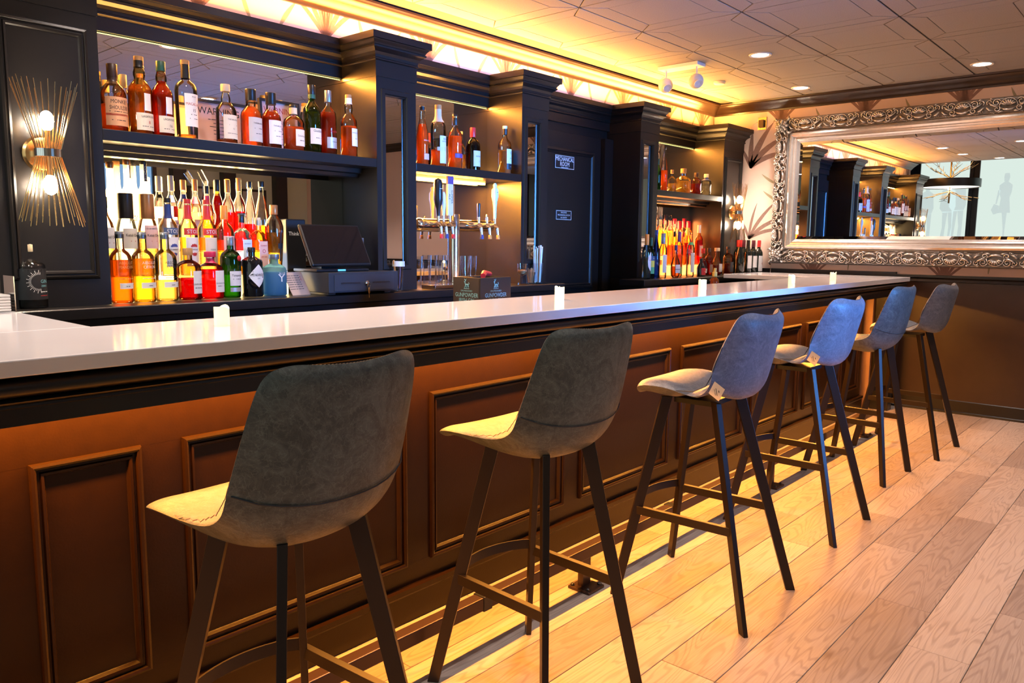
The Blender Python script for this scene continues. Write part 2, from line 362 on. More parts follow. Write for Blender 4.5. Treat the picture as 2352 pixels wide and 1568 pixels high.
# wallpaper palm prints (flat print on the paper)
def fan_mesh(blades):
    m = MB()
    for ang, L, bend, w in blades:
        pts = []; N = 7
        for i in range(N+1):
            t = i/N; a = ang + bend*t*t
            x = L*t*sin(ang+bend*t*.5); y = L*t*cos(ang+bend*t*.5)
            ww = w*(sin(PI*min(1, t*.93+.07))**.8)*(1-.35*t) + .0012
            nx, ny = cos(a), -sin(a)
            pts.append(((x-nx*ww, y-ny*ww), (x+nx*ww, y+ny*ww)))
        vs = []; fs = []
        for p, q in pts: vs += [(p[0], p[1], 0), (q[0], q[1], 0)]
        for i in range(N): fs.append((2*i, 2*i+1, 2*i+3, 2*i+2))
        m.add(vs, fs)
    me = m.mesh('palm_print'); return me
FAN = fan_mesh([(-.62, .34, -.5, .012), (-.40, .36, -.35, .014), (-.2, .38, -.15, .014), (0, .40, 0, .014), (.2, .38, .15, .014), (.40, .36, .35, .014), (.62, .34, .5, .012), (-.1, .33, -.05, .010), (.1, .33, .05, .010)])
SPRAY = fan_mesh([(-.35, .24, -.3, .016), (-.05, .34, .15, .026), (.25, .44, .45, .032), (.55, .42, .7, .030), (.85, .40, .9, .026)])
SPRAY2 = fan_mesh([(.05, .30, .3, .012), (.4, .40, .5, .016), (.7, .40, .8, .018), (.95, .36, .9, .016), (-.3, .18, -.3, .012)])
TIP = fan_mesh([(0, .16, .25, .012)])
for me in (FAN, SPRAY, SPRAY2): me.materials.append(PALMC)
TIP.materials.append(PALMG)
def on_right(me, y, z, s=1): put('palm_print', me, None, wr, loc=(XW-.0015, y, z), rot=(PI/2, 0, -PI/2)).scale = (s, s, s)
def on_back(me, x, z, s=1): put('palm_print', me, None, wb, loc=(x, YB-.0015, z), rot=(PI/2, 0, 0)).scale = (s, s, s)
for x in (.43, 1.13, 1.825, 2.52, 3.24, 3.93, 4.63, 5.31, 6.0, 6.6):
    on_back(FAN, x, 2.345); put('palm_print', TIP, None, wb, loc=(x+.26, YB-.0015, 2.36), rot=(PI/2, -.45, 0)); put('palm_print', TIP, None, wb, loc=(x+.42, YB-.0015, 2.36), rot=(PI/2, .5, 0))
for y in (2.90, 2.19, 1.47, .75, .03): on_right(FAN, y, 2.37); put('palm_print', TIP, None, wr, loc=(XW-.0015, y-.36, 2.36), rot=(PI/2, -.6, -PI/2)).scale = (.8, .8, .8)
for y in (2.55, 1.515, .80): on_right(FAN, y, 1.03, .8); on_right(TIP, y-.3, 1.10, .5)
on_right(SPRAY, 3.165, 2.0); on_right(SPRAY2, 3.15, 1.36, 1.1)
for y, z in ((2.98, 1.95), (2.96, 1.80)): 
    o = put('palm_print', TIP, None, wr, loc=(XW-.0015, y-.06, z-.1), rot=(PI/2, 0, -PI/2)); o.rotation_euler = (PI/2, -1.1, -PI/2)
# taller hall: backlit windows with silhouettes
WINL = glow('backlit_blind', (.80, .94, .86), .62); SHADE = mat('silhouette_print', (.20, .24, .24), .7, emis=(.36, .43, .42), estr=1.05)
def person_sil(kind):
    m = MB()
    def blob(pts): m.add([(0, p[0], p[1]) for p in pts], [tuple(range(len(pts)))])
    if kind == 0:
        blob([(-.05, 1.52), (.05, 1.52), (.06, 1.62), (.05, 1.72), (-.05, 1.73), (-.07, 1.62)])
        blob([(-.03, 1.52), (.03, 1.52), (.15, 1.42), (.14, 1.2), (.1, 1.1), (.13, .72), (-.13, .72), (-.09, 1.1), (-.13, 1.25), (-.14, 1.42)])
        blob([(-.06, .72), (.05, .72), (.0, .3), (-.01, 0), (-.04, 0), (-.04, .3)])
        blob([(.12, 1.3), (.17, 1.3), (.21, .95), (.18, .95)]); blob([(.12, .9), (.24, .95), (.30, .8), (.24, .68), (.13, .72)])
    else:
        blob([(-.06, 1.55), (.05, 1.55), (.08, 1.65), (.0, 1.74), (-.08, 1.66)])
        blob([(-.17, 1.45), (-.03, 1.55), (.03, 1.55), (.18, 1.45), (.22, .95), (.13, .82), (-.15, .84), (-.2, 1.0)])
        blob([(-.15, .85), (0, .85), (-.05, .4), (-.03, 0), (-.13, 0), (-.14, .4)]); blob([(0, .85), (.14, .85), (.12, .4), (.17, 0), (.07, 0), (.04, .4)])
    return m.mesh('silhouette')
for i, (ya, yb, sil) in enumerate([(3.30, 4.12, [(3.98, 1, 1), (3.62, 1, 1.05), (3.46, 1, 1.1)]), (2.30, 3.14, [(2.72, 0, 1.15)]), (1.0, 2.14, [(1.5, 1, 1)]), (-.5, .8, []), (-2.4, -.8, [])]):
    w = MB().box(X0-.005, X0+.012, ya, yb, .9, 3.15).build('window_%d' % (i+2), WINL); struct(w, 'tall backlit window with grey figure print, %s from the bar' % ('first second third fourth fifth'.split()[i]), 'window')
    for yy in (ya-.03, yb+.03): MB().box(X0, X0+.05, yy-.03, yy+.03, .85, 3.2).build('window_frame', DARKC, w)
    for yy, kd, s in sil:
        me = person_sil(kd); me.materials.append(SHADE)
        o = put('figure_print', me, None, w, loc=(X0+.016, yy, 1.42)); o.scale = (s*.6, s*.6, s*.6)
# front wall: window added for the blue light, dark columns, framed pictures
WB = glow('blue_fill_pane', (.35, .62, 1.0), .45)
w1 = MB().box(2.55, 4.55, YF, YF+.02, 1.1, 2.4).build('window_1', WB); struct(w1, 'added wide window glowing cold blue, unseen behind the stools', 'window')
for x in (2.55, 3.55, 4.55): MB().box(x-.025, x+.025, YF, YF+.06, 1.05, 2.45).build('window_frame', DARKC, w1)
for z in (1.1, 2.4): MB().box(2.55, 4.55, YF, YF+.06, z-.025, z+.025).build('window_frame', DARKC, w1)
for i, x in enumerate((.5, 1.5, 2.35, 4.85, 5.55, 6.35)):
    o = MB().box(x-.09, x+.09, YF, YF+.12, 0, 2.58).build('wall_front_pier', DARKC, wf)
for i, x in enumerate((5.2, 5.95, 1.0, 1.93)):
    t = thing('framed_picture', 'black framed picture on the pale green wall, %s along it' % ('first second third fourth'.split()[i]), 'picture', (x, YF+.015, 1.75), 0, 'framed pictures on the far wall')
    for a, b, c, d in ((-.2, .2, .24, .27), (-.2, .2, -.27, -.24), (-.2, -.17, -.24, .24), (.17, .2, -.24, .24)): MB().box(a, b, -.015, .015, c, d).build('frame', BLACK, t)
    MB().box(-.17, .17, -.012, 0, -.24, .24).build('print', mat('framed_print', (.6, .6, .58), .6, nscale=9, col2=(.15, .15, .15)), t)
db = MB().box(X0, XW, YF+.001, YF+.025, 0, 1.0).build('wall_front_wainscot', WALNUT, wf)
# chandelier in the hall (seen in the big mirror)
ch = thing('branch_chandelier', 'black ring chandelier with gold twig branches reflected in the mirror', 'chandelier', (0, 3.04, 2.28))
MB().rings([[(r*cos(2*PI*i/40), r*sin(2*PI*i/40), z) for i in range(40)] for r, z in ((.42, -.06), (.42, .06), (.41, .06), (.41, -.06), (.42, -.06))], False, False).build('ring_shade', BLACK, ch, True)
MB().lathe([(.405, -.05), (.405, -.045)], 40).build('diffuser', glow('chandelier_diffuser', (1, .9, .75), 1.3), ch)
MB().tube([(0, 0, -.3), (0, 0, 1.02)], .012).build('stem', BRASS, ch)
for k in range(14):
    a = 2*PI*k/14; m = MB(); upb = k % 2; z0 = .08 if upb else -.12
    L = .28+.1*random.random(); sl = (.5 if upb else -.35)
    p = Vector((0, 0, z0)); path = [p]
    for s in range(4): p = p + Vector((cos(a), sin(a), sl))*L/4 + Vector((random.uniform(-.02, .02), random.uniform(-.02, .02), random.uniform(-.02, .02))); path.append(p)
    m.tube(path, .008, 5, .003)
    for s in (2, 3, 4):
        for q in (-1, 1): m.tube([path[s], path[s]+Vector((cos(a+q*.7), sin(a+q*.7), sl+.2))*.09], .004, 4, .002)
    m.build('branch', BRASS, ch)
point('chandelier_lamp', (0, 3.04, 2.20), 22, (1, .93, .85), .02)

# ================================================================== BAR
XB0, XB1 = -.75, 6.66
ct = thing('bar_countertop', 'long white quartz countertop with a return at each end', 'countertop', (0, 0, 0))
MB().box(XB0, XB1, 1.71, 2.24, 1.032, 1.066).build('top_slab', QUARTZ, ct, bev=.003)
MB().box(XB0, .815, 2.2405, 2.94, 1.032, 1.066).build('return_slab', QUARTZ, ct, bev=.003)
MB().box(5.98, XB1, 2.2405, 2.955, 1.032, 1.066).build('return_slab', QUARTZ, ct, bev=.003)
bf = thing('bar_counter', 'dark panelled bar front with amber light under its overhang', 'bar counter', (0, 1.96, 0))
def bfm(mb, name, m=WOODB, **k):
    mb.v = [(x, y-1.96, z) for x, y, z in mb.v]; return mb.build(name, m, bf, **k)
XE = 6.42
bfm(MB().box(XB0, XE, 1.975, 2.22, 0, 1.031), 'carcass', WOODB)
PX = [(-.30, .452), (.564, .808), (.921, 1.678), (1.795, 2.552), (2.673, 3.412), (3.53, 4.262), (4.385, 5.107), (5.216, 5.94), (6.045, 6.33)]
ZA, ZBp = .196, .785
bfm(MB().box(XB0, XE, 1.96, 1.975, ZBp, 1.0), 'top_rail'); bfm(MB().box(XB0, XE, 1.96, 1.975, .05, ZA), 'bottom_rail')
xs = [XB0] + [v for p in PX for v in p] + [XE]
for a, b in zip(xs[0::2], xs[1::2]): bfm(MB().box(a, b, 1.9602, 1.975, ZA, ZBp), 'stile')
def frame_sweep(x0, x1, z0, z1, prof, yface, inward=True):
    """rectangular moulding in the XZ plane: prof = [(inset, out)], out towards -Y"""
    m = MB(); C4 = []
    for ins, out in prof: C4.append([(x0+ins, yface-out, z0+ins), (x1-ins, yface-out, z0+ins), (x1-ins, yface-out, z1-ins), (x0+ins, yface-out, z1-ins)])
    for a, b in zip(C4, C4[1:]):
        for i in range(4): j = (i+1) % 4; m.add([a[i], a[j], b[j], b[i]], [(0, 1, 2, 3)])
    return m
MP = [(-.004, 0), (-.002, .011), (.004, .014), (.009, .011), (.012, .002), (.017, .002), (.02, .007), (.026, .006), (.030, -.004), (.034, -.009)]
for a, b in PX:
    o = bfm(frame_sweep(a, b, ZA, ZBp, MP, 1.96), 'panel_moulding')
    bfm(MB().box(a+.02, b-.02, 1.966, 1.974, ZA+.02, ZBp-.02), 'field_panel')
bfm(MB().prism([(1.96, .0), (1.942, 0), (1.942, .095), (1.934, .105), (1.934, .122), (1.96, .124)], XB0, XE+.012, 'x'), 'baseboard')
AP = [(1.775, 1.031), (1.722, 1.031)] + [(1.748-.030*cos(t), 1.006+.020*sin(t)) for t in [math.radians(d) for d in range(70, -95, -14)]] + [(1.750, .984), (1.738, .982), (1.734, .978), (1.738, .973), (1.742, .972), (1.740, .966), (1.744, .963), (1.744, .928), (1.762, .928), (1.775, .95)]
bfm(MB().prism(AP, XB0, XB1-.03, 'x'), 'apron_moulding', WOOD, smooth=True)
bfm(MB().box(XB0, XB1-.04, 1.7755, 1.959, .975, 1.031), 'overhang_soffit', WOOD)
bfm(MB().box(XB0+.1, XE, 1.875, 1.881, .957, .974), 'light_channel', CHROME)
bfm(MB().box(XB0+.1, XE, 1.8815, 1.90, .968, .9745), 'light_strip', glow('amber_led_strip', AMBER, 6))
bfm(MB().box(6.55, 6.65, 1.78, 1.92, 0, 1.031), 'end_post', WOOD, bev=.004)
bfm(MB().box(6.53, 6.65, 1.93, 2.93, 0, 1.031), 'return_panel', mat('return_panel_brown', (.34, .20, .14), .5, noise=.2), bev=.003)
# back side: low work shelf behind the bar
ws = MB().box(.9, 5.9, 2.245, 2.62, .93, .96).build('underbar_shelf', CHROME); tag(ws, 'steel work shelf on the bartender side of the bar', 'shelf')
MB().box(.9, 5.9, 2.25, 2.60, .0, .929).build('cabinet', BLACK, ws)
# foot rail
fr = thing('foot_rail', 'square brown metal foot rail along the bar base', 'foot rail', (0, 1.66, 0))
MB().box(-.5, 5.71, -.022, .022, .12, .165).build('rail_bar', RAIL, fr, bev=.004)
for x in (.6, 2.31, 4.02, 5.55):
    p = MB().box(x-.024, x+.024, -.012, .012, .012, .12).build('post', RAIL, fr)
    MB().box(x-.05, x+.05, -.06, .04, .0, .012).build('foot_plate', RAIL, p, bev=.003)
    for sx in (-1, 1):
        for sy in (-.045, .027): MB().lathe([(.008, .012), (.008, .018), (.004, .021)], 8, (x+sx*.036, sy, 0)).build('bolt', BLACK, p)
for x in (.98, 1.75, 2.95, 4.75): MB().box(x-.02, x+.02, -.0245, .0245, .1175, .1675).build('rail_sleeve', BLACK, fr, bev=.002)

# ================================================================== BACK BAR
CZ = 1.046
def top_slab(x0, x1, yf, name, label):
    t = thing(name, label, 'counter', (0, 0, 0))
    MB().prism([(yf, CZ-.045), (yf-.006, CZ-.04), (yf-.006, CZ-.004), (yf-.002, CZ), (YB-.001, CZ), (YB-.001, CZ-.045)], x0, x1, 'x').build('counter_top', WOOD, t)
    MB().box(x0+.02, x1-.02, yf+.03, YB-.002, .08, CZ-.0455).build('carcass', WOOD, t)
    MB().box(x0+.03, x1-.03, yf+.07, YB-.01, 0, .0795).build('plinth', BLACK, t)
    n = max(1, round((x1-x0)/.42)); w = (x1-x0-.06)/n
    for i in range(n):
        a = x0+.03+i*w+.004; b = a+w-.008
        d = MB().box(a, b, yf+.012, yf+.0295, .10, CZ-.075).build('door', WOOD, t)
        frame_sweep(a+.05, b-.05, .16, CZ-.12, [(-.02, 0), (-.015, .007), (-.004, .007), (0, 0)], yf+.012).build('moulding', WOOD, d)
        MB().tube([(b-.03, yf+.011, .80), (b-.03, yf-.003, .80), (b-.03, yf-.003, .88), (b-.03, yf+.011, .88)], .004, 6).build('handle', CHROME, d)
    return t
top_slab(.60, 4.02, 3.10, 'back_counter', 'long black back counter under the backlit bottles and taps')
bc2 = top_slab(5.046, 6.82, 2.985, 'back_counter', 'shorter black back counter under the orange bottles and wines')
MB().box(4.80, 5.0455, 2.979, 3.19, CZ-.045, CZ).build('counter_end', WOOD, bc2, bev=.003); MB().box(4.82, 5.0455, 3.01, 3.18, .08, CZ-.0455).build('end_carcass', WOOD, bc2)
ZT = 2.131
def column(x0, x1, label, mirr=None, panel=None):
    t = thing('display_column', label, 'column', (x0, 3.2, CZ))
    L = lambda mb: mb
    def P(mb, name, m=WOOD, **k):
        mb.v = [(x-x0, y-3.2, z-CZ) for x, y, z in mb.v]; return mb.build(name, m, t, **k)
    yb = YB-.002
    if mirr:
        a, b, c, d = mirr
        P(MB().box(x0, a, 3.2, yb, CZ+.001, ZT).box(b, x1, 3.2, yb, CZ+.001, ZT).box(a, b, 3.2, yb, CZ+.001, c).box(a, b, 3.2, yb, d, ZT).box(a, b, 3.225, yb, c, d), 'shaft')
        P(frame_sweep(a, b, c, d, [(-.03, 0), (-.026, .006), (-.006, .006), (0, -.003), (.004, -.016)], 3.2), 'mirror_frame')
        P(MB().box(a, b, 3.219, 3.2245, c, d), 'mirror_strip', MIRR)
    else:
        P(MB().box(x0, x1, 3.2, yb, CZ+.001, ZT), 'shaft')
        a, b, c, d = panel
        P(frame_sweep(a, b, c, d, [(-.016, 0), (-.012, .01), (-.004, .012), (0, .005), (.004, .005), (.007, .010), (.014, .008), (.018, 0.0005), (.03, .0005)], 3.2), 'panel_moulding')
    # frieze block and cap
    def loft(rows, name):
        R = [[(x0-o, 3.2-o, z), (x1+o, 3.2-o, z), (x1+o, yb, z), (x0-o, yb, z)] for z, o in rows]
        return P(MB().rings(R), name)
    loft([(ZT, .004), (2.208, .004)], 'frieze')
    loft([(2.2081, .006), (2.212, .012), (2.218, .012), (2.222, .008), (2.235, .011), (2.248, .018), (2.258, .03), (2.264, .04), (2.272, .042), (2.276, .036), (2.284, .04), (2.296, .05), (2.300, .052)], 'cornice')
    loft([(2.3005, .062), (2.334, .062)], 'cap')
    return t
column(.87, 1.245, 'black panelled column with a spiky gold sconce by the first bottles', panel=(.925, 1.192, 1.165, 2.06))
column(2.573, 2.838, 'black column with narrow mirror between bottles and beer taps', mirr=(2.632, 2.768, 1.185, 2.045))
column(3.70, 3.953, 'black column with narrow mirror beside the mechanical room door', mirr=(3.757, 3.875, 1.2, 2.045))
column(5.045, 5.303, 'black column with narrow mirror before the orange lit bottles', mirr=(5.095, 5.225, 1.2, 2.045))
column(6.385, 6.765, 'black panelled column with a sconce near the ornate mirror', panel=(6.435, 6.725, 1.165, 2.05))
def bay(x0, x1, label, mid, mirror_on=True, zb=CZ):
    t = thing('back_bar_bay', label, 'panel', (x0, 3.49, zb))
    def P(mb, name, m=WOOD, **k):
        mb.v = [(x-x0, y-3.49, z-zb) for x, y, z in mb.v]; return mb.build(name, m, t, **k)
    a, b = x0+.001, x1-.001
    P(MB().box(a, b, 3.50, YB-.002, zb+.001, 2.15), 'backing')
    P(MB().box(a, b, 3.476, YB-.003, 2.1505, 2.208), 'fascia')
    prof = [(3.476-o, z) for z, o in [(2.2085, .002), (2.214, .012), (2.22, .012), (2.224, .006), (2.236, .01), (2.25, .02), (2.262, .036), (2.272, .04), (2.276, .034), (2.285, .04), (2.296, .05), (2.3, .052), (2.3005, .062), (2.333, .062)]]
    P(MB().prism(prof + [(YB-.003, 2.333), (YB-.003, 2.2085)], a, b, 'x'), 'cornice')
    if mirror_on:
        P(MB().box(a, b, 3.494, 3.4995, zb+.002, 1.676), 'mirror_pane', MIRR)
        P(MB().box(a, b, 3.494, 3.4995, 1.7225, 2.143), 'mirror_pane', MIRR)
        P(MB().box(a, b, 3.4935, 3.4995, 2.1435, 2.1470), 'light_strip', glow('mirror_edge_glint', (.95, .85, .25), 1.6))  # glint on the mirror's top edge, put in as a glowing strip
    return t
bay(1.245, 2.573, 'mirrored back panel behind the whisky shelf', 1)
bay(2.838, 3.70, 'mirrored back panel behind the beer taps', 1)
bay(5.303, 6.385, 'mirrored back panel behind the orange lit bottles', 1)
bay(3.953, 5.045, 'plain black panel above the mechanical room door', 0, False, 2.09)
for x0, x1 in ((1.245, 2.573), (2.838, 3.70), (5.303, 6.385)):
    area('mirror_strip_light', ((x0+x1)/2, 3.485, 2.1480), (-.25, 0, 0), x1-x0-.04, .006, 16*(x1-x0), (1.0, .35, .045))
def shelf(x0, x1, label, strip):
    t = thing('bottle_shelf', label, 'shelf', (x0, 3.2, 1.676))
    def P(mb, name, m=WOOD, **k):
        mb.v = [(x-x0, y-3.2, z-1.676) for x, y, z in mb.v]; return mb.build(name, m, t, **k)
    P(MB().box(x0+.001, x1-.001, 3.20, 3.4935, 1.678, 1.722), 'board', bev=.002)
    if strip: P(MB().box(x0+.01, x1-.06, 3.45, 3.47, 1.664, 1.6775), 'light_strip', glow('shelf_led_'+str(strip), (1, .46, .08), strip))
    else: P(MB().prism([(3.32, 1.6775), (3.325, 1.655), (3.345, 1.65), (3.35, 1.635), (3.37, 1.63), (3.37, 1.6775)], x0+.001, x1-.001, 'x'), 'under_moulding', smooth=True)
    return t
shelf(1.245, 2.573, 'black shelf carrying the row of whisky bottles', 0)
shelf(2.838, 3.70, 'black shelf with amber light strip over the beer taps', 9)
shelf(5.303, 6.385, 'black shelf with tequila bottles over the orange lit bottles', 0)
area('tap_strip_light', (3.25, 3.46, 1.66), (-.15, 0, 0), .75, .02, 60, (1, .37, .05))
area('upper_shelf_glow_a', (1.91, 3.45, 1.729), (PI, 0, 0), 1.28, .02, 13, (1, .45, .10))
area('upper_shelf_glow_b', (3.27, 3.45, 1.729), (PI, 0, 0), .82, .02, 9, (1, .45, .10))
area('upper_shelf_glow_c', (5.84, 3.45, 1.729), (PI, 0, 0), 1.0, .02, 10, (1, .50, .13))
# mechanical room door in its recess
dn = MB().box(3.955, 4.93, 3.475, 3.515, .01, 2.085).build('door_1', WOOD); struct(dn, 'black panelled door with two small black signs', 'door')
frame_sweep(4.03, 4.83, .99, 1.955, [(-.02, 0), (-.016, .01), (0, .012), (.006, .004), (.012, .009), (.022, .001)], 3.475).build('panel_moulding', WOOD, dn)
frame_sweep(4.03, 4.83, .15, .90, [(-.02, 0), (-.016, .01), (0, .012), (.006, .004), (.012, .009), (.022, .001)], 3.475).build('panel_moulding', WOOD, dn)
jm = MB().box(4.935, 5.043, 3.44, 3.53, 0, 2.085).build('trim_5', WOOD); struct(jm, 'black jamb beside the mechanical room door', 'trim')
def sign(x0, x1, z0, z1, lines, label):
    t = thing('door_sign', label, 'sign', ((x0+x1)/2, 3.4725, (z0+z1)/2))
    w, h = (x1-x0)/2, (z1-z0)/2
    MB().box(-w, w, -.001, .0015, -h, h).build('plate', BLACK, t, bev=.004)
    m = MB()
    for a, b, c, d in ((-w+.004, w-.004, h-.007, h-.004), (-w+.004, w-.004, -h+.004, -h+.007), (-w+.004, -w+.007, -h+.004, h-.004), (w-.007, w-.004, -h+.004, h-.004)): m.box(a, b, -.0018, -.0011, c, d)
    m.build('border_line', INKW, t)
    m = MB()
    for s, z, sz, sx in lines: flat_text(m, s, sz, (0, -.0019, z), sx=sx)
    m.build('lettering', INKW, t)
sign(4.372, 4.598, 1.828, 1.925, [('MECHANICAL', .020, .043, .78), ('ROOM', -.015, .043, .85), ('mmmmmmmmmm mmmmmmmmm', -.037, .0069, 1)], 'black sign reading MECHANICAL ROOM in white on the door')
sign(4.392, 4.575, 1.468, 1.540, [('BUILDING', .018, .015, 1), ('MECHANICAL ROOM', 0, .015, 1), ('NO ENTRY', -.018, .015, 1)], 'small black sign reading NO ENTRY lower on the door')
# cove light strips lying behind the cornice
cv = MB().box(.95, 6.7, 3.45, 3.462, 2.335, 2.343).build('cove_light_strip', glow('cove_led', AMBER, 8)); tag(cv, 'amber light strip lying hidden on top of the back bar cornice', 'light strip')
# lit bottle risers
R1 = glow('riser_warm', (1, .66, .26), 5); R2 = glow('riser_orange', (1, .30, .06), 3.2); R1b = glow('riser_cool', (.75, .82, 1.0), 4.5)
def riser(x0, x1, y0, y1, z1, m, label, m2=None, xs=None):
    t = thing('bottle_riser', label, 'riser', (x0, y0, CZ+.001)); h = z1-CZ-.002
    xm = xs or x1
    MB().box(0, xm-x0, 0, y1-y0, 0, h).build('lit_block', m, t)
    if m2: MB().box(xm-x0+.0005, x1-x0, 0, y1-y0, 0, h).build('lit_block', m2, t)
riser(1.25, 2.11, 3.313, 3.392, 1.1455, R1, 'lower glowing riser step under the flavoured vodka row')
riser(1.25, 2.11, 3.3925, 3.488, 1.2455, R1, 'upper glowing riser step under the tall frosted bottles', R1b, 1.84)
riser(5.74, 6.375, 3.325, 3.398, 1.1255, R2, 'lower orange riser step at the far bottles')
riser(5.74, 6.375, 3.3985, 3.488, 1.2055, R2, 'upper orange riser step at the far bottles')
area('riser_glow_a', (1.68, 3.487, 1.42), (-PI/2, 0, 0), .85, .36, 16, (1, .68, .30))
area('riser_glow_c', (6.05, 3.487, 1.36), (-PI/2, 0, 0), .6, .3, 13, (1, .34, .08))
#@@PART2
# ================================================================== BAR STOOLS
LEA = leather('leather_grey_green', (.046, .060, .060), (.130, .158, .152))
LEB = leather('leather_slate_blue', (.085, .100, .130), (.185, .205, .240))
STI = mat('stitch_thread', (.50, .30, .17), .7); SEAM = mat('seam_thread', (.02, .025, .035), .6); TAG = mat('cream_tag', (.70, .58, .44), .6)
def shell_meshes(kind):
    """seat and back as one bent pad: inner (sat on) and outer (cover) halves"""
    if kind == 'A':
        prof = [(.240, .738), (.232, .757), (.16, .766), (.05, .760), (-.05, .756), (-.12, .770), (-.165, .812), (-.190, .880), (-.203, .950), (-.212, 1.02), (-.219, 1.066), (-.222, 1.080)]
        hw = [.150, .180, .196, .203, .206, .208, .209, .207, .201, .193, .180, .142]
        wrap = [0, .004, .010, .018, .030, .050, .064, .062, .052, .038, .030, .024]
        th, rimlift = .030, [0, 0, 0, 0, 0, 0, 0, 0, 0, .002, .007, .002]
        belly = [1, 1, 1.3, 1.9, 2.2, 2.0, 1.4, 1.1, 1, 1, 1, 1]
    else:
        prof = [(.225, .764), (.212, .792), (.14, .801), (.05, .794), (-.04, .784), (-.105, .788), (-.147, .818), (-.168, .872), (-.183, .938), (-.197, 1.0), (-.207, 1.042), (-.211, 1.058)]
        hw = [.14, .175, .195, .203, .206, .207, .205, .200, .195, .190, .180, .145]
        wrap = [0, .002, .004, .008, .018, .046, .072, .080, .070, .056, .046, .038]
        th, rimlift = .050, [0, 0, 0, 0, 0, 0, 0, 0, 0, .004, .011, .006]
        belly = [1, 1.15, 1.3, 1.5, 1.6, 1.5, 1.2, 1, 1, 1, 1, 1]
    NU = 12; n = len(prof); inner = []; outer = []
    for k in range(n):
        y, z = prof[k]
        y0, z0 = prof[max(k-1, 0)]; y1, z1 = prof[min(k+1, n-1)]
        d = Vector((0, y1-y0, z1-z0)).normalized(); nm = Vector((0, -d.z, d.y))       # right-hand normal
        nm = Vector((0, d.z, -d.y))
        if nm.z < 0 and k < 4: nm = -nm
        if k >= 4 and nm.y < 0: nm = -nm
        ri, ro = [], []
        for i in range(NU+1):
            u = -1+2*i/NU; au = abs(u)
            w = wrap[k]*(au**2.3)
            p = Vector((u*hw[k]*(1-.015*au**4), y, z)) + nm*w + Vector((0, 0, rimlift[k]*(au**2.2) - (.004 if k == n-1 else 0)*(1-au)))
            edge = 1-max(0, (au-.80)/.20)**2*.62
            vedge = 1 - (.50 if k in (0, n-1) else .10 if k in (1, n-2) else 0)
            t = th*edge*vedge; bt = t*(1+(belly[k]-1)*(1-au**3))
            side = Vector((u/au if au else 0, 0, 0))*0
            ri.append(p + nm*t*.42); ro.append(p - nm*(t*.42+bt-t*.84 if bt > t else t*.58) + side)
        inner.append(ri); outer.append(ro)
    def grid(R, flip=False):
        m = MB(); m.v = [tuple(v) for r in R for v in r]; c = len(R[0])
        for a in range(len(R)-1):
            for b in range(c-1):
                q = (a*c+b, a*c+b+1, (a+1)*c+b+1, (a+1)*c+b); m.f.append(q[::-1] if flip else q)
        return m
    # boundary loop joined halfway (rim)
    def bl(R): return R[0] + [r[-1] for r in R[1:-1]] + R[-1][::-1] + [r[0] for r in R[1:-1]][::-1]
    bi, bo = bl(inner), bl(outer); mid = []
    c0 = Vector((0, 0, .9))
    for a, b in zip(bi, bo): mid.append((a+b)/2)
    # push rim outwards a little so that the edge is round
    N = len(mid); rim = []
    for i in range(N):
        t = (mid[(i+1) % N]-mid[i-1]).normalized(); th_ = bi[i]-bo[i]
        o = t.cross(th_).normalized()
        rim.append(mid[i] + o*th_.length*.42)
    ctr = sum(mid, Vector())/N
    if (rim[0]-ctr).length < (mid[0]-ctr).length: rim = [mid[i]*2-rim[i] for i in range(N)]
    def half(R, b, flip):
        m = grid(R, flip); o = len(m.v); m.v += [tuple(v) for v in b]; m.v += [tuple(v) for v in rim]
        for i in range(N):
            j = (i+1) % N; m.f.append((o+i, o+j, o+N+j, o+N+i) if flip else (o+j, o+i, o+N+i, o+N+j))
        return m
    def fin(m, name, mt):
        me = m.mesh(name); bm = bmesh.new(); bm.from_mesh(me); bmesh.ops.remove_doubles(bm, verts=bm.verts, dist=1e-5); bmesh.ops.recalc_face_normals(bm, faces=bm.faces); bm.to_mesh(me); bm.free()
        me.materials.append(mt); return me
    mt = LEA if kind == 'A' else LEB
    # seam on the cover, row between back and seat
    seam = [outer[6 if kind == 'A' else 6][i].lerp(outer[7][i], .35) + Vector((0, -.0008, -.0005)) for i in range(NU+1)]
    side = [[outer[k][-1].lerp(inner[k][-1], t)*1.0 for k in (5,) for t in (0, .5, 1)], [outer[k][0].lerp(inner[k][0], t) for k in (5,) for t in (0, .5, 1)]]
    return fin(half(inner, bi, False), 'cushion', mt), fin(half(outer, bo, True), 'back_cover', mt), rim, bi, seam
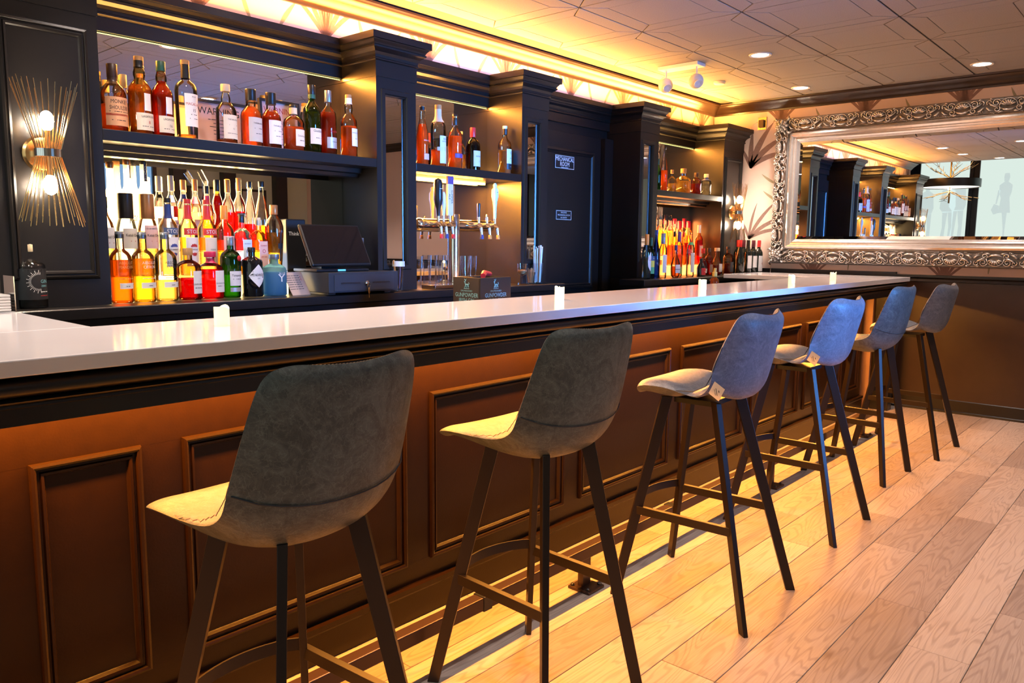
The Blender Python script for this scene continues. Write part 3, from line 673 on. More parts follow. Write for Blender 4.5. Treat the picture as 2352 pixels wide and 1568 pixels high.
def make_stool(kind, label, tagged):
    t = thing('bar_stool', label, 'bar stool', (0, 0, 0), 0, 'bar stools along the counter')
    ci, co, rim, bi, seam = shell_meshes(kind)
    for me in (ci, co):
        o = put(me.name, me, None, t, True); s = o.modifiers.new('sub', 'SUBSURF'); s.levels = 2; s.render_levels = 2
        for p in me.polygons: p.use_smooth = True
    for _ in range(2): rim = [rim[i]*.5+(rim[i-1]+rim[(i+1) % len(rim)])*.25 for i in range(len(rim))]; bi = [bi[i]*.5+(bi[i-1]+bi[(i+1) % len(bi)])*.25 for i in range(len(bi))]
    lp = rim + [rim[0]]
    # stitched edge
    sp = []
    for a, b in zip(lp, lp[1:]):
        for q in range(6): sp.append(a.lerp(b, q/6))
    cen = Vector((0, 0, .9))
    if kind == 'A':
        m = MB(); zz = []
        for i, p in enumerate(sp):
            q = bi[(i//6) % len(bi)].lerp(bi[(i//6+1) % len(bi)], (i % 6)/6)
            d = (q-p); zz.append(p + d*(.62 if i % 2 else .12) + (p-cen).normalized()*.0005)
        m.tube(zz + [zz[0]], .0011, 4)
        m.build('edge_stitching', STI, t)
        MB().tube(seam, .0016, 6).build('back_seam', SEAM, t, True)
    else:
        MB().tube([p.lerp(bi[i], .12) for i, p in enumerate(rim)] + [rim[0].lerp(bi[0], .12)], .0016, 6).build('edge_piping', SEAM, t, True)
    hx, hy, tx, ty, oy = (.207, .222, .091, .098, -.01) if kind == 'A' else (.228, .250, .105, .095, .03)
    zt = .742 if kind == 'A' else .752
    feet = {}
    for a in (-1, 1):
        for b in (-1, 1):
            f0 = Vector((a*hx, b*hy, 0.0)); p1 = Vector((a*tx, oy+b*ty, zt)); feet[a, b] = (f0, p1)
            d = Vector((a*.75, b, 0)).normalized()
            u = d.copy(); d = Vector((-d.y, d.x, 0)); m = MB()
            sec = lambda p, w, h: [p+u*w/2+d*h/2, p-u*w/2+d*h/2, p-u*w/2-d*h/2, p+u*w/2-d*h/2]
            m.rings([sec(f0, .034, .017), sec(p1, .040, .02)]).build('leg', STEEL, t, bev=.0015)
    at = lambda a, b, z: feet[a, b][0].lerp(feet[a, b][1], z/zt)
    zr = .325
    for a in (-1, 1):
        MB().bar(at(a, -1, zr), at(a, 1, zr), .018, .030, (0, 0, 1) if False else (1, 0, 0)).build('footrest_side', STEEL, t, bev=.001)
    p0, p1 = at(-1, 1, zr+.02), at(1, 1, zr+.02); pts = []
    for i in range(13):
        s = i/12; pts.append(p0.lerp(p1, s) + Vector((0, .052*sin(PI*s)**.7, 0)))
    m = MB(); R = []
    for i, p in enumerate(pts):
        d = (pts[min(i+1, 12)]-pts[max(i-1, 0)]).normalized(); nn = Vector((-d.y, d.x, 0))
        R.append([p+nn*.0025+Vector((0, 0, .015)), p-nn*.0025+Vector((0, 0, .015)), p-nn*.0025-Vector((0, 0, .015)), p+nn*.0025-Vector((0, 0, .015))])
    m.rings(R).build('footrest_front', STEEL, t, True)
    MB().box(-tx+.02, tx-.02, oy-ty+.02, oy+ty-.02, zt-.022, zt-.004).build('seat_plate', BLACK, t)
    if tagged: add_tag(t)
    return t
def add_tag(t):
    x, y, z = -.212, -.105, .842
    m = MB(); u = Vector((0, -.62, .78)); v = Vector((-.10, -.78, -.62)).normalized(); o = Vector((x, y, z)); u, v = (u*.82+v*.57).normalized(), (v*.82-u*.57).normalized(); s = .050
    m.add([o - v*s*.1, o+u*s*.62-v*0+v*s*.55, o+v*s*1.25, o-u*s*.62+v*s*.6], [(0, 1, 2, 3)])
    nrm = Vector((-1, -.15, .05)).normalized()*.0012
    m.add([Vector(p)+nrm for p in m.v[:4]], [(3, 2, 1, 0)])
    k = m.build('side_tag', TAG, t); c = o+v*s*.62+nrm*1.4
    b = MB(); flat_text(b, 'mm', .006, c+u*.008, v, u); flat_text(b, 'mmmmmmmmm', .0045, c-u*.001, v, u); flat_text(b, 'mmmm mmmmm', .0035, c-u*.007, v, u)
    b.build('lettering', INK, k)
SG = 'bar stools along the counter'
s1 = make_stool('A', 'grey green leather bar stool nearest the camera, largest in view', False); s1.location = (.850, 1.362, 0); s1.rotation_euler[2] = .075
dup(s1, (1.68, 1.379, 0), -.049, 'slate leather bar stool with stitched edge, second from the camera', SG)
s3 = make_stool('B', 'blue grey padded bar stool with cream tag, nearer of the two tagged ones', True); s3.location = (2.585, 1.305, 0); s3.rotation_euler[2] = .053
dup(s3, (3.601, 1.347, 0), .002, 'blue grey padded bar stool with cream tag, farther of the two tagged ones', SG)
dup(s1, (4.644, 1.41, 0), -.044, 'grey leather bar stool with stitched edge, fifth along the bar', SG)
s6 = dup(s3, (5.456, 1.358, 0), -.027, 'pale grey padded bar stool at the far end by the mirror wall', SG)
for c in list(s6.children):
    if c.name.startswith('side_tag'):
        for g in list(c.children): bpy.data.objects.remove(g)
        bpy.data.objects.remove(c)

# ================================================================== SCONCES
BULB = glow('sconce_bulb', (1, .84, .64), 60)
def make_sconce(loc, label):
    t = thing('wall_sconce', label, 'sconce', loc, 0, 'starburst sconces')
    MB().lathe([(.001, 0), (.066, 0), (.066, .006), (.058, .016), (.03, .022), (.001, .022)], 28).build('back_plate', BRASS, t, True, rot=(PI/2, 0, 0))
    MB().tube([(0, -.02, 0), (0, -.05, 0)], .012, 10).build('arm', BRASS, t, True)
    R = [[(.046*cos(2*PI*i/24), -.07+.034*sin(2*PI*i/24), z) for i in range(24)] for z in (-.0135, .0135)]
    MB().rings(R).build('band', CHROME, t, True)
    rng = random.Random(3)
    for sgn in (1, -1):
        n = 30
        for i in range(n):
            a = 2*PI*(i+.3)/n; L = .205+.045*rng.random()
            p0 = Vector((.040*cos(a), -.07+.028*sin(a), sgn*.010)); p1 = Vector((.108*cos(a), -.07+.050*sin(a), sgn*(.012+L)))
            if p1.y > -.012: p1.y = -.012
            MB().tube([p0, p1], .0013, 5).build('rod', BRASS, t)
        b = MB().sphere((0, -.07, sgn*.112), .024, 14, 8, 1.5).build('bulb', BULB, t, True)
        MB().lathe([(.009, .012), (.009, .082)], 10, (0, -.07, 0)).build('lamp_holder', BRASS, t, rot=(0, 0, 0) if sgn > 0 else (PI, 0, 0)).location = (0, 0, 0) if sgn > 0 else (0, -.14, 0)
        point('sconce_lamp', (loc[0], loc[1]-.07, loc[2]+sgn*.112), 46, (1, .78, .56), .026)
    return t
make_sconce((1.03, 3.199, 1.605), 'gold spiky starburst sconce on the panelled column beside the gin bottle')
make_sconce((6.58, 3.199, 1.59), 'gold spiky starburst sconce on the column by the wine bottles')

# ================================================================== BOTTLES
SH = {
 'scotch': [(.90, 0), (1, .02), (1, .56), (.97, .62), (.85, .67), (.58, .715), (.38, .745), (.33, .78), (.32, .96)],
 'lag': [(.90, 0), (1, .02), (1, .55), (.94, .60), (.68, .66), (.46, .70), (.44, .725), (.50, .755), (.50, .80), (.42, .84), (.36, .88), (.35, .96)],
 'monkey': [(.92, 0), (1, .02), (1, .50), (.95, .58), (.78, .655), (.50, .71), (.37, .745), (.36, .96)],
 'mac': [(.88, 0), (.93, .02), (1, .60), (.96, .66), (.80, .705), (.50, .735), (.36, .755), (.34, .80), (.31, .97)],
 'squat': [(.92, 0), (1, .03), (1, .60), (.92, .68), (.6, .74), (.36, .77), (.34, .80), (.34, .96)],
 'hend': [(.94, 0), (1, .03), (1, .70), (.92, .745), (.55, .79), (.32, .82), (.30, .96)],
 'tall': [(.88, 0), (1, .02), (1, .60), (.96, .66), (.75, .72), (.50, .765), (.40, .80), (.38, .97)],
 'ketel': [(.85, 0), (.95, .015), (1, .48), (.98, .58), (.78, .68), (.48, .75), (.34, .80), (.32, .97)],
 'absolut': [(.94, 0), (1, .02), (1, .60), (.95, .655), (.76, .705), (.46, .745), (.38, .77), (.37, .90), (.40, .905), (.40, .96)],
 'frost': [(.88, 0), (.95, .02), (1, .50), (.95, .58), (.70, .66), (.47, .71), (.42, .75), (.40, .97)],
 'flare': [(.62, 0), (.70, .02), (.82, .22), (1, .62), (.98, .69), (.80, .77), (.45, .83), (.34, .86), (.34, .96)],
 'taper': [(.9, 0), (1, .02), (1, .42), (.95, .52), (.72, .66), (.48, .76), (.38, .82), (.34, .97)],
 'bulb': [(.85, 0), (1, .06), (1, .3), (.6, .42), (.42, .48), (.44, .52), (.80, .58), (.98, .66), (.9, .72), (.6, .79), (.5, .84), (.48, .96)],
 'round': [(.6, 0), (.9, .06), (1, .25), (.95, .42), (.7, .56), (.4, .65), (.32, .70), (.30, .96)],
 'tanq': [(.82, 0), (.9, .02), (.98, .45), (1, .60), (.97, .68), (.80, .74), (.45, .78), (.34, .80), (.32, .97)],
 'bord': [(.92, 0), (1, .02), (1, .58), (.96, .64), (.75, .70), (.46, .75), (.39, .79), (.37, .97)],
 'burg': [(.92, 0), (1, .02), (1, .42), (.92, .52), (.65, .66), (.44, .76), (.37, .82), (.36, .97)],
 'patron': [(.92, 0), (1, .04), (1, .52), (.9, .60), (.5, .68), (.27, .72), (.25, .80), (.25, .86)],
 'glenfid': [(.92, 0), (1, .02), (1, .60), (.94, .655), (.70, .70), (.45, .735), (.38, .77), (.37, .97)],
}
GL = {'clear': CLEAR, 'green': glass('green_glass', (.16, .42, .07)), 'dgreen': glass('dark_green_glass', (.03, .06, .015)), 'black': mat('black_bottle_glass', (.006, .006, .007), .07, coat=.5),
      'blue': glass('blue_glass', (.03, .10, .62)), 'frost': None, 'amberg': glass('amber_tint_glass', (.9, .62, .3)), 'wine': mat('wine_bottle_glass', (.006, .009, .005), .08, coat=.5), 'aqua': glass('aqua_glass', (.75, .93, .93)), 'olive': glass('olive_glass', (.72, .62, .25))}
def frostm(name, c):
    m = liquid(name, c, .72); return m
GL['frost'] = frostm('frosted_glass', (.92, .90, .84)); GL['frostblue'] = frostm('frosted_blue_glass', (.30, .55, .66))
LQ = {'amber': liquid('amber_spirit', (.92, .34, .05), .42), 'gold': liquid('golden_spirit', (.95, .55, .10), .38), 'dark': liquid('dark_amber_spirit', (.62, .13, .02), .42), 'orange': liquid('orange_spirit', (1.0, .36, .05), .50),
      'yellow': liquid('yellow_vodka', (.98, .62, .10), .36), 'clear': liquid('clear_spirit', (.96, .96, .95), .06), 'red': liquid('red_liqueur', (.78, .03, .02), .45), 'crimson': liquid('crimson_gin', (.45, .008, .015), .4),
      'plum': liquid('dark_plum_liqueur', (.18, .012, .02), .5), 'green': liquid('green_liqueur', (.40, .62, .10), .5), 'blue': liquid('blue_gin', (.04, .34, .85), .9), 'pale': liquid('pale_gold_spirit', (.97, .72, .30), .3), 'peach': liquid('peach_glow_spirit', (1, .5, .14), .55)}
CP = {'cork': mat('cork', (.55, .30, .12), .7, nscale=90, noise=.4), 'black': mat('black_cap', (.012, .011, .011), .35), 'dbrown': mat('dark_brown_cap', (.05, .025, .018), .4), 'cream': mat('cream_cap', (.70, .58, .38), .45), 'white': mat('white_cap', (.78, .74, .70), .4),
      'orange': mat('orange_cap', (.80, .30, .05), .4), 'red': mat('red_cap', (.62, .03, .03), .35), 'grey': mat('grey_metal_cap', (.32, .36, .42), .3, metal=.7), 'green': mat('green_cap', (.02, .10, .06), .4), 'copper': mat('copper_cap', (.55, .25, .10), .3, metal=.6), 'navy': mat('navy_cap', (.03, .05, .20), .35),
      'pink': mat('raspberry_wax', (.72, .03, .10), .35), 'glass': CLEARL, 'maroon': mat('maroon_foil', (.12, .02, .03), .35), 'yellow': mat('yellow_foil', (.75, .55, .12), .4), 'purple': mat('purple_band', (.14, .06, .30), .4), 'greenb': mat('emerald_band', (.03, .32, .14), .4), 'gold': BRASS}
LBM = {'cream': mat('cream_label', (.74, .66, .54), .6), 'white': mat('white_label', (.78, .76, .76), .55), 'copper': mat('copper_label', (.74, .38, .20), .5), 'pink': mat('pink_label', (.80, .50, .45), .6), 'black': mat('black_label', (.015, .015, .018), .5), 'red': mat('red_label', (.65, .04, .04), .5),
       'blue': mat('navy_label', (.06, .10, .22), .5), 'grey': mat('grey_label', (.55, .52, .50), .55), 'purple': mat('purple_label', (.12, .05, .20), .5), 'yellow': mat('yellow_label', (.80, .70, .10), .55), 'green': mat('green_label', (.10, .42, .20), .55), 'silver': mat('silver_label', (.6, .6, .62), .35, metal=.5), 'paleblue': mat('pale_blue_label', (.66, .80, .88), .55), 'brown': mat('brown_label', (.20, .12, .08), .5), 'lime': mat('lime_label', (.35, .55, .15), .55)}
INKS = {'k': INK, 'w': INKW, 'r': INKR, 't': INKT, 'g': mat('gold_ink', (.55, .34, .12), .4), 'b': mat('blue_ink', (.05, .07, .30), .5), 's': mat('silver_ink', (.55, .55, .57), .4), 'p': mat('lilac_ink', (.70, .58, .70), .5)}
def prof_r(prof, z):
    for (r0, z0), (r1, z1) in zip(prof, prof[1:]):
        if z0 <= z <= z1: return r0 + (r1-r0)*(z-z0)/max(z1-z0, 1e-6)
    return prof[-1][0]
def bottle(label, x, y, z, h, r, shape, gl, liq=None, fill=.6, cap='black', capz=.86, capr=1.12, bands=(), labels=(), texts=(), sq=2.0, group=None, rz=0, name='bottle', seg=22, oval=None):
    """labels: (z0, z1, half angle in degrees, material, centre angle); texts: (string, z, size, ink, centre angle, width factor)"""
    t = thing(name, label, 'bottle', (x, y, z+.0006), rz, group)
    P = [(a*r, b*h) for a, b in SH[shape]]; n = [(a, b) for a, b in SH[shape]]
    body = MB().lathe([(P[0][0]*.5, .004)] + P, seg, sq=sq).build('glass_body', GL[gl], t, True)
    if liq:
        fz = fill; pr = [(max(a*r-.0035, .002), max(b*h, .006)) for a, b in n if b < fz] + [(max(prof_r(n, fz)*r-.0035, .002), fz*h)]
        pr[0] = (pr[0][0], .007)
        MB().lathe(pr, seg, sq=sq).build('liquid', LQ[liq], t, True)
    nr = prof_r(n, capz)*r
    if cap:
        cr = nr*capr
        MB().lathe([(cr*.98, capz*h), (cr, capz*h+.001), (cr, h-.002), (cr*.93, h)], 16).build('cap', CP[cap], t, True)
    for z0, z1, bm_, k in bands:
        pr = [(prof_r(n, z0+(z1-z0)*q/4)*r*k+.0006, (z0+(z1-z0)*q/4)*h) for q in range(5)]
        MB().lathe(pr, 16, cap0=False, cap1=False).build('neck_band', CP[bm_], t, True)
    sup = lambda a: (abs(cos(a-PI/2))**sq + abs(sin(a-PI/2))**sq)**(-1/sq)
    def on(a, zz, off): 
        rad = (prof_r(n, min(max(zz, 0), 1))*r)*sup(a) + off
        return (rad*sin(a), -rad*cos(a), zz*h)
    first = None
    for z0, z1, ha, lm_, ac in labels:
        m = MB(); K = 10; a0, a1 = math.radians(ac-ha), math.radians(ac+ha); rows = []
        for q in range(5):
            zz = z0+(z1-z0)*q/4; hh = 1.0
            if oval: hh = math.sqrt(max(0, 1-(2*(q/4)-1)**2*.96))
            am = (a0+a1)/2
            rows.append([on(am+(a0-am+(a1-a0)*i/K)*hh, zz, .0009) for i in range(K+1)])
        m.rings(rows, False, False, closed=False)
        lo = m.build('label', LBM[lm_], t, True)
        first = first or lo
    by = {}
    for s, zz, size, ink, ac, sx in texts:
        vs, fs = text_mb(s, size, sx); rr_ = prof_r(n, zz)*r
        m = by.setdefault(ink, MB()); m.add([on(math.radians(ac)+vx/rr_, zz+vy/h, .0015) for vx, vy in vs], fs)
    for ink, m in by.items(): m.build('lettering', INKS[ink], first or t)
    return t
GA = 'whisky bottles on the first shelf'; GB = 'whiskey bottles on the shelf over the taps'; GC = 'bottles on the far tequila shelf'
GD = 'bottles on the glowing riser'; GE = 'bottles around the far orange riser'; GW = 'wine bottles by the mirror'
S = 1.7222
bottle('stubby whisky bottle with copper label and dark brown wrapped neck, first on the shelf', 1.324, 3.28, S, .261, .0485, 'monkey', 'clear', 'amber', .40, 'dbrown', .80, 1.12, [(.70, .80, 'dbrown', 1.02)],
       [(.08, .50, 62, 'copper', 4), (.225, .255, 62, 'red', 4)], [('MONKEY', .43, .021, 'k', 6, .78), ('SHOULDER', .34, .021, 'k', 6, .72), ('BLENDED MALT SCOTCH WHISKY', .285, .0055, 'k', 6, .9), ('SMOOTH AND RICH', .16, .006, 'k', 0, 1)], group=GA)
bottle('tall green gold whisky bottle with oval and square cream labels and orange cork', 1.429, 3.28, S, .308, .0455, 'lag', 'olive', 'gold', .63, 'cork', .945, 1.15, [(.86, .945, 'black', 1.12)], [(.05, .27, 58, 'cream', 14), (.30, .52, 18, 'white', 14)], [('LAGAVULIN', .225, .0125, 'k', 14, .8), ('8', .15, .018, 'r', 18, 1), ('ISLAY SINGLE MALT', .10, .005, 'k', 14, 1)], group=GA)
bottle('tall red amber whisky bottle with oval label and dark green cap', 1.518, 3.28, S, .304, .0430, 'lag', 'amberg', 'dark', .74, 'green', .87, 1.15, [], [(.05, .27, 58, 'cream', 14), (.30, .52, 19, 'white', 14)], [('LAGAVULIN', .225, .0125, 'k', 14, .8), ('16', .14, .016, 'k', 18, 1), ('ISLAY SINGLE MALT', .10, .005, 'k', 14, 1)], group=GA)
bottle('tall clear almost empty whisky bottle with white label and tapered black neck', 1.621, 3.28, S, .327, .0450, 'mac', 'clear', 'pale', .06, 'cork', .945, 1.25, [(.77, .945, 'black', 1.12)], [(.16, .57, 48, 'white', 14)], [('MACALLAN', .44, .0155, 'r', 16, .85), ('15', .36, .017, 'k', 16, 1), ('M M', .53, .010, 'k', 16, 1), ('YEARS OLD', .31, .0055, 'k', 16, 1), ('DOUBLE CASK', .26, .006, 'k', 16, 1)], group=GA)
bv = lambda: [('THE BALVENIE', .40, .0085, 'k', 14, .95), ('DOUBLEWOOD', .31, .0065, 'k', 14, 1), ('12', .25, .010, 'k', 14, 1), ('SINGLE MALT SCOTCH WHISKY', .17, .0038, 'k', 14, 1)]
BVS = [(.90, 0), (1, .02), (1, .54), (.93, .60), (.62, .67), (.44, .705), (.46, .745), (.44, .79), (.34, .83), (.32, .96)]
SH['balv'] = BVS
bottle('nearly empty clear whisky bottle with cream label before the first warning frame', 1.80, 3.28, S, .256, .044, 'balv', 'clear', 'amber', .07, 'cream', .88, 1.35, [], [(.08, .48, 56, 'cream', 12)], bv(), group=GA)
bottle('amber whisky bottle with black cap and faded tan label between the warning frames', 1.921, 3.28, S, .253, .046, 'balv', 'clear', 'amber', .70, 'black', .80, 1.25, [], [(.08, .50, 56, 'grey', 12)], [('THE BALVENIE', .40, .0085, 'k', 14, .95), ('mmmmmm mmmm', .31, .0065, 'k', 14, 1), ('mmm mmmm mm', .22, .005, 'k', 14, 1)], group=GA)
bottle('amber whisky bottle with black cap and bright white label before the second warning frame', 2.022, 3.28, S, .252, .044, 'balv', 'clear', 'dark', .66, 'black', .79, 1.25, [], [(.08, .50, 56, 'white', 12)], [('THE BALVENIE', .40, .0085, 'k', 16, .95), ('mmmmmm mmmm', .31, .0065, 'k', 16, 1), ('mmm mmmm mm', .22, .005, 'k', 16, 1)], group=GA)
bottle('squat amber whisky bottle with cream sealed neck and small cream label', 2.134, 3.27, S, .211, .0485, 'squat', 'clear', 'amber', .52, 'black', .94, 1.2, [(.80, .94, 'cream', 1.08)], [(.10, .46, 40, 'cream', 18)], [('Dalwhinnie', .32, .012, 'k', 18, .9), ('mmmm mmm', .22, .006, 'k', 18, 1)], group=GA)
bottle('tall green glass whisky bottle with cream label and black capsule', 2.244, 3.28, S, .321, .042, 'glenfid', 'green', 'gold', .60, 'black', .86, 1.15, [(.80, .86, 'green', 1.1)], [(.13, .36, 58, 'cream', 12)], [('Glenfiddich', .32, .017, 'k', 14, .75), ('mmmm mmmmm', .22, .006, 'k', 14, 1)], group=GA)
bottle('tall brown amber whisky bottle with grey capsule and low silver label', 2.338, 3.28, S, .309, .0385, 'glenfid', 'clear', 'dark', .66, 'grey', .82, 1.15, [], [(.10, .27, 58, 'silver', 12)], [('Glenfiddich', .36, .015, 'r', 14, .75), ('mmmm mmm', .20, .006, 'k', 14, 1)], group=GA)
bottle('amber whisky bottle standing alone against the column with white label', 2.475, 3.30, S, .311, .042, 'lag', 'clear', 'amber', .50, 'cork', .945, 1.1, [(.85, .945, 'white', 1.1)], [(.18, .46, 38, 'white', 22)], [('CRAGGANMORE', .39, .0085, 'b', 22, .85), ('mmmm', .30, .006, 'k', 22, 1)], group=GA)
bottle('pale bottle with cream cap standing behind the copper labelled whisky', 1.417, 3.405, S, .252, .036, 'scotch', 'clear', 'pale', .5, 'cream', .80, 1.2, group=GA)
# shelf over the taps
bottle('orange bourbon bottle with flaring wing body and pale band, first over the taps', 2.973, 3.30, S, .322, .036, 'taper', 'clear', 'orange', .70, 'cork', .93, 1.2, [(.93, .99, 'black', 1.25)], [(.10, .20, 40, 'pink', 14)], [("ANGEL'S ENVY", .42, .009, 'w', 10, .8)], group=GB)
bottle('tall pale whiskey bottle with white paper label and belt, cream neck', 3.093, 3.30, S, .345, .044, 'tall', 'clear', 'orange', .28, 'cork', .93, 1.15, [(.72, .93, 'cream', 1.06)], [(.06, .50, 46, 'white', 16), (.26, .32, 60, 'grey', 10)], [('BASIL', .45, .013, 'k', 16, .9), ("HAYDEN'S", .41, .011, 'k', 16, .9)], group=GB)
bottle('amber whisky bottle with red script and purple band over the taps', 3.225, 3.30, S, .310, .0425, 'scotch', 'clear', 'orange', .60, 'black', .80, 1.15, [(.93, .96, 'gold', 1.3)], [(.20, .28, 58, 'purple', 14)], [('Glenlivet', .45, .017, 'r', 14, .8)], group=GB)
bottle('green whiskey bottle with red capsule and cream label', 3.373, 3.30, S, .252, .044, 'scotch', 'dgreen', None, .6, 'red', .78, 1.15, [], [(.10, .46, 54, 'cream', 14)], [('REDBREAST', .33, .011, 'k', 14, .9), ('12', .22, .012, 'r', 16, 1)], group=GB)
bottle('pale gold whiskey bottle with dark spot label against the second column', 3.655, 3.30, S, .294, .042, 'scotch', 'clear', 'pale', .50, 'white', .94, 1.1, [(.82, .94, 'black', 1.12)], [(.22, .52, 44, 'white', 14), (.10, .22, 44, 'black', 14)], [('O', .44, .026, 'k', 18, .8), ('SPOT', .33, .009, 'k', 16, 1), ('mmmm', .16, .006, 'w', 14, 1)], group=GB)
# far tequila shelf
bottle('slim green bottle half hidden by the column on the far shelf', 5.470, 3.30, S, .251, .026, 'bord', 'green', None, .5, 'green', .82, group=GC)
bottle('tallest slim bottle with round stopper and orange liquor on the far shelf', 5.563, 3.30, S, .349, .031, 'taper', 'clear', 'orange', .48, 'glass', .94, 1.4, group=GC)
bottle('small clear round bottle with gold stopper on the far shelf', 5.691, 3.30, S, .182, .0355, 'patron', 'clear', 'pale', .4, 'cork', .84, 1.5, group=GC)
bottle('broad square clear tequila bottle with ball cork', 5.875, 3.30, S, .205, .058, 'patron', 'clear', 'pale', .5, 'cork', .82, 1.7, sq=4, group=GC)
bottle('small dark brown tequila bottle with white oval label', 6.060, 3.28, S, .184, .043, 'squat', 'amberg', 'dark', .5, 'dbrown', .80, 1.3, [], [(.12, .52, 30, 'white', 16)], group=GC, oval=True)
bottle('small clear tequila bottle with blue neck band and white oval label', 6.235, 3.28, S, .186, .044, 'squat', 'clear', 'clear', .5, 'cream', .84, 1.3, [(.70, .84, 'navy', 1.1)], [(.12, .52, 30, 'white', 16)], group=GC, oval=True)
# riser, back row
ZU, ZM = 1.2462, 1.1462
bottle('tall frosted vodka bottle with pale cap at the column end of the top step', 1.29, 3.44, ZU, .37, .034, 'frost', 'frost', None, .5, 'white', .86, group=GD)
bottle('tall frosted vodka bottle with tan cap on the top step', 1.359, 3.44, ZU, .373, .034, 'frost', 'frost', None, .5, 'copper', .93, group=GD)
bottle('tall frosted white vodka bottle with brown cap and dark neck strip', 1.428, 3.44, ZU, .389, .034, 'frost', 'frost', None, .5, 'copper', .94, 1.1, [], [(.80, .95, 25, 'brown', 40)], [('pan', .38, .05, 'k', 20, .7)], group=GD)
bottle('tallest frosted white vodka bottle with black strip lettered down its neck', 1.497, 3.44, ZU, .397, .034, 'frost', 'frost', None, .5, 'black', .94, 1.1, [], [(.76, .955, 28, 'black', 10)], [('N', .785, .012, 'w', 10, 1), ('I', .81, .012, 'w', 10, 1), ('P', .835, .012, 'w', 10, 1), ('O', .86, .012, 'w', 10, 1), ('H', .885, .012, 'w', 10, 1), ('C', .91, .012, 'w', 10, 1)], group=GD)
bottle('clear rum bottle with plain cream cap on the top step', 1.558, 3.44, ZU, .329, .027, 'bord', 'clear', 'clear', .6, 'cream', .80, 1.15, [(.72, .76, 'black', 1.02)], [(.2, .45, 50, 'cream', 10)], group=GD)
bottle('clear rum bottle with cream cap and red round emblem', 1.613, 3.44, ZU, .335, .027, 'bord', 'clear', 'clear', .6, 'cream', .80, 1.15, [], [(.16, .42, 54, 'white', 10), (.46, .60, 26, 'red', 16)], [('BACARDI', .38, .011, 'k', 10, .8)], group=GD)
bottle('clear vodka bottle with orange cap over navy neck', 1.668, 3.44, ZU, .320, .027, 'bord', 'clear', 'pale', .6, 'orange', .86, 1.15, [(.70, .80, 'navy', 1.05)], group=GD)
bottle('clear bottle with orange cap and silver neck before the mirror', 1.723, 3.44, ZU, .326, .027, 'bord', 'clear', 'pale', .55, 'orange', .84, 1.15, [], [(.2, .45, 50, 'cream', 10)], [('M', .36, .02, 'k', 10, 1)], group=GD)
b_ = bottle('bottle with red neck band and tilted clear pourer on the top step', 1.778, 3.44, ZU, .30, .027, 'bord', 'clear', 'orange', .55, 'black', .88, 1.1, [(.74, .85, 'pink', 1.1)], group=GD)
MB().tube([(0, 0, .30), (-.004, -.004, .315), (-.035, -.01, .365)], [.007, .012, .012], 10).build('pourer', CLEARL, b_, True)
bottle('dark red liqueur bottle with bulging neck and black cap', 1.829, 3.44, ZU, .331, .023, 'bulb', 'amberg', 'plum', .78, 'black', .84, 1.1, group=GD)
cam_t = [('CAMPARI', .50, .016, 'w', 8, .85)]
bottle('red bitter aperitif bottle with orange cap, nearer of the two', 1.881, 3.44, ZU, .335, .028, 'bord', 'clear', 'red', .55, 'orange', .82, 1.12, [], [], [], group=GD)
bottle('red bitter aperitif bottle with orange cap and black label band', 1.938, 3.44, ZU, .346, .028, 'bord', 'clear', 'red', .55, 'orange', .82, 1.12, [], [(.47, .53, 60, 'black', 8)], cam_t, group=GD)
bottle('clear bottle with black cap and gold band at the end of the top step', 1.994, 3.44, ZU, .333, .027, 'taper', 'clear', 'red', .40, 'black', .90, 1.15, [(.90, .92, 'gold', 1.2)], group=GD)
bottle('clear conical bottle with black cap, last on the top step', 2.056, 3.44, ZU, .338, .034, 'taper', 'clear', 'orange', .38, 'black', .92, 1.15, group=GD)
# riser, middle row
kt = lambda s: [('Ketel One', .50, .017, 'k', 12, .75), (s, .43, .0068, 'r', 14, 1)]
bottle('clear vodka bottle with pale label half hidden by the panelled column', 1.293, 3.352, ZM, .325, .0385, 'ketel', 'clear', 'pale', .55, 'black', .86, 1.1, [], [(.36, .62, 50, 'white', 10)], kt('VODKA'), group=GD)
bottle('clear vodka bottle with black wrapped neck and cream label', 1.378, 3.352, ZM, .343, .0405, 'ketel', 'clear', 'clear', .55, 'black', .70, 1.08, [], [(.34, .58, 50, 'cream', 10)], kt('VODKA'), group=GD)
bottle('clear vodka bottle with copper wrapped neck and pink label', 1.465, 3.352, ZM, .344, .0405, 'ketel', 'clear', 'pale', .55, 'copper', .70, 1.08, [], [(.34, .62, 50, 'pink', 10)], kt('ORANJE'), group=GD)
def stol(label, x, band, nb, fruit, lm2, fc, h=.332):
    t = bottle(label, x, 3.352, ZM, h, .0395, 'bord', 'clear', 'pale', .5, 'black' if band == 'blue' else 'red', .94, 1.1, [(.74, .92, nb, 1.05)], [(.53, .62, 60, band, 10), (.12, .50, 50, lm2, 10)], [('STOLI', .573, .023, 'w', 10, .95), (fruit, .34, .0085, 'k', 10, .9)], group=GD)
    return t
fb = [('stB', 'clear vodka bottle with navy band and blueberry print label', 1.552, 'blue', 'navy', 'BLUEBERRY', 'white', 'b'), ('stR', 'clear vodka bottle with red band and raspberry print label', 1.640, 'red', 'red', 'RASPBERRY', 'white', 'r'), ('stV', 'clear vodka bottle with red band and plain cream label', 1.728, 'red', 'red', 'VODKA', 'cream', None)]
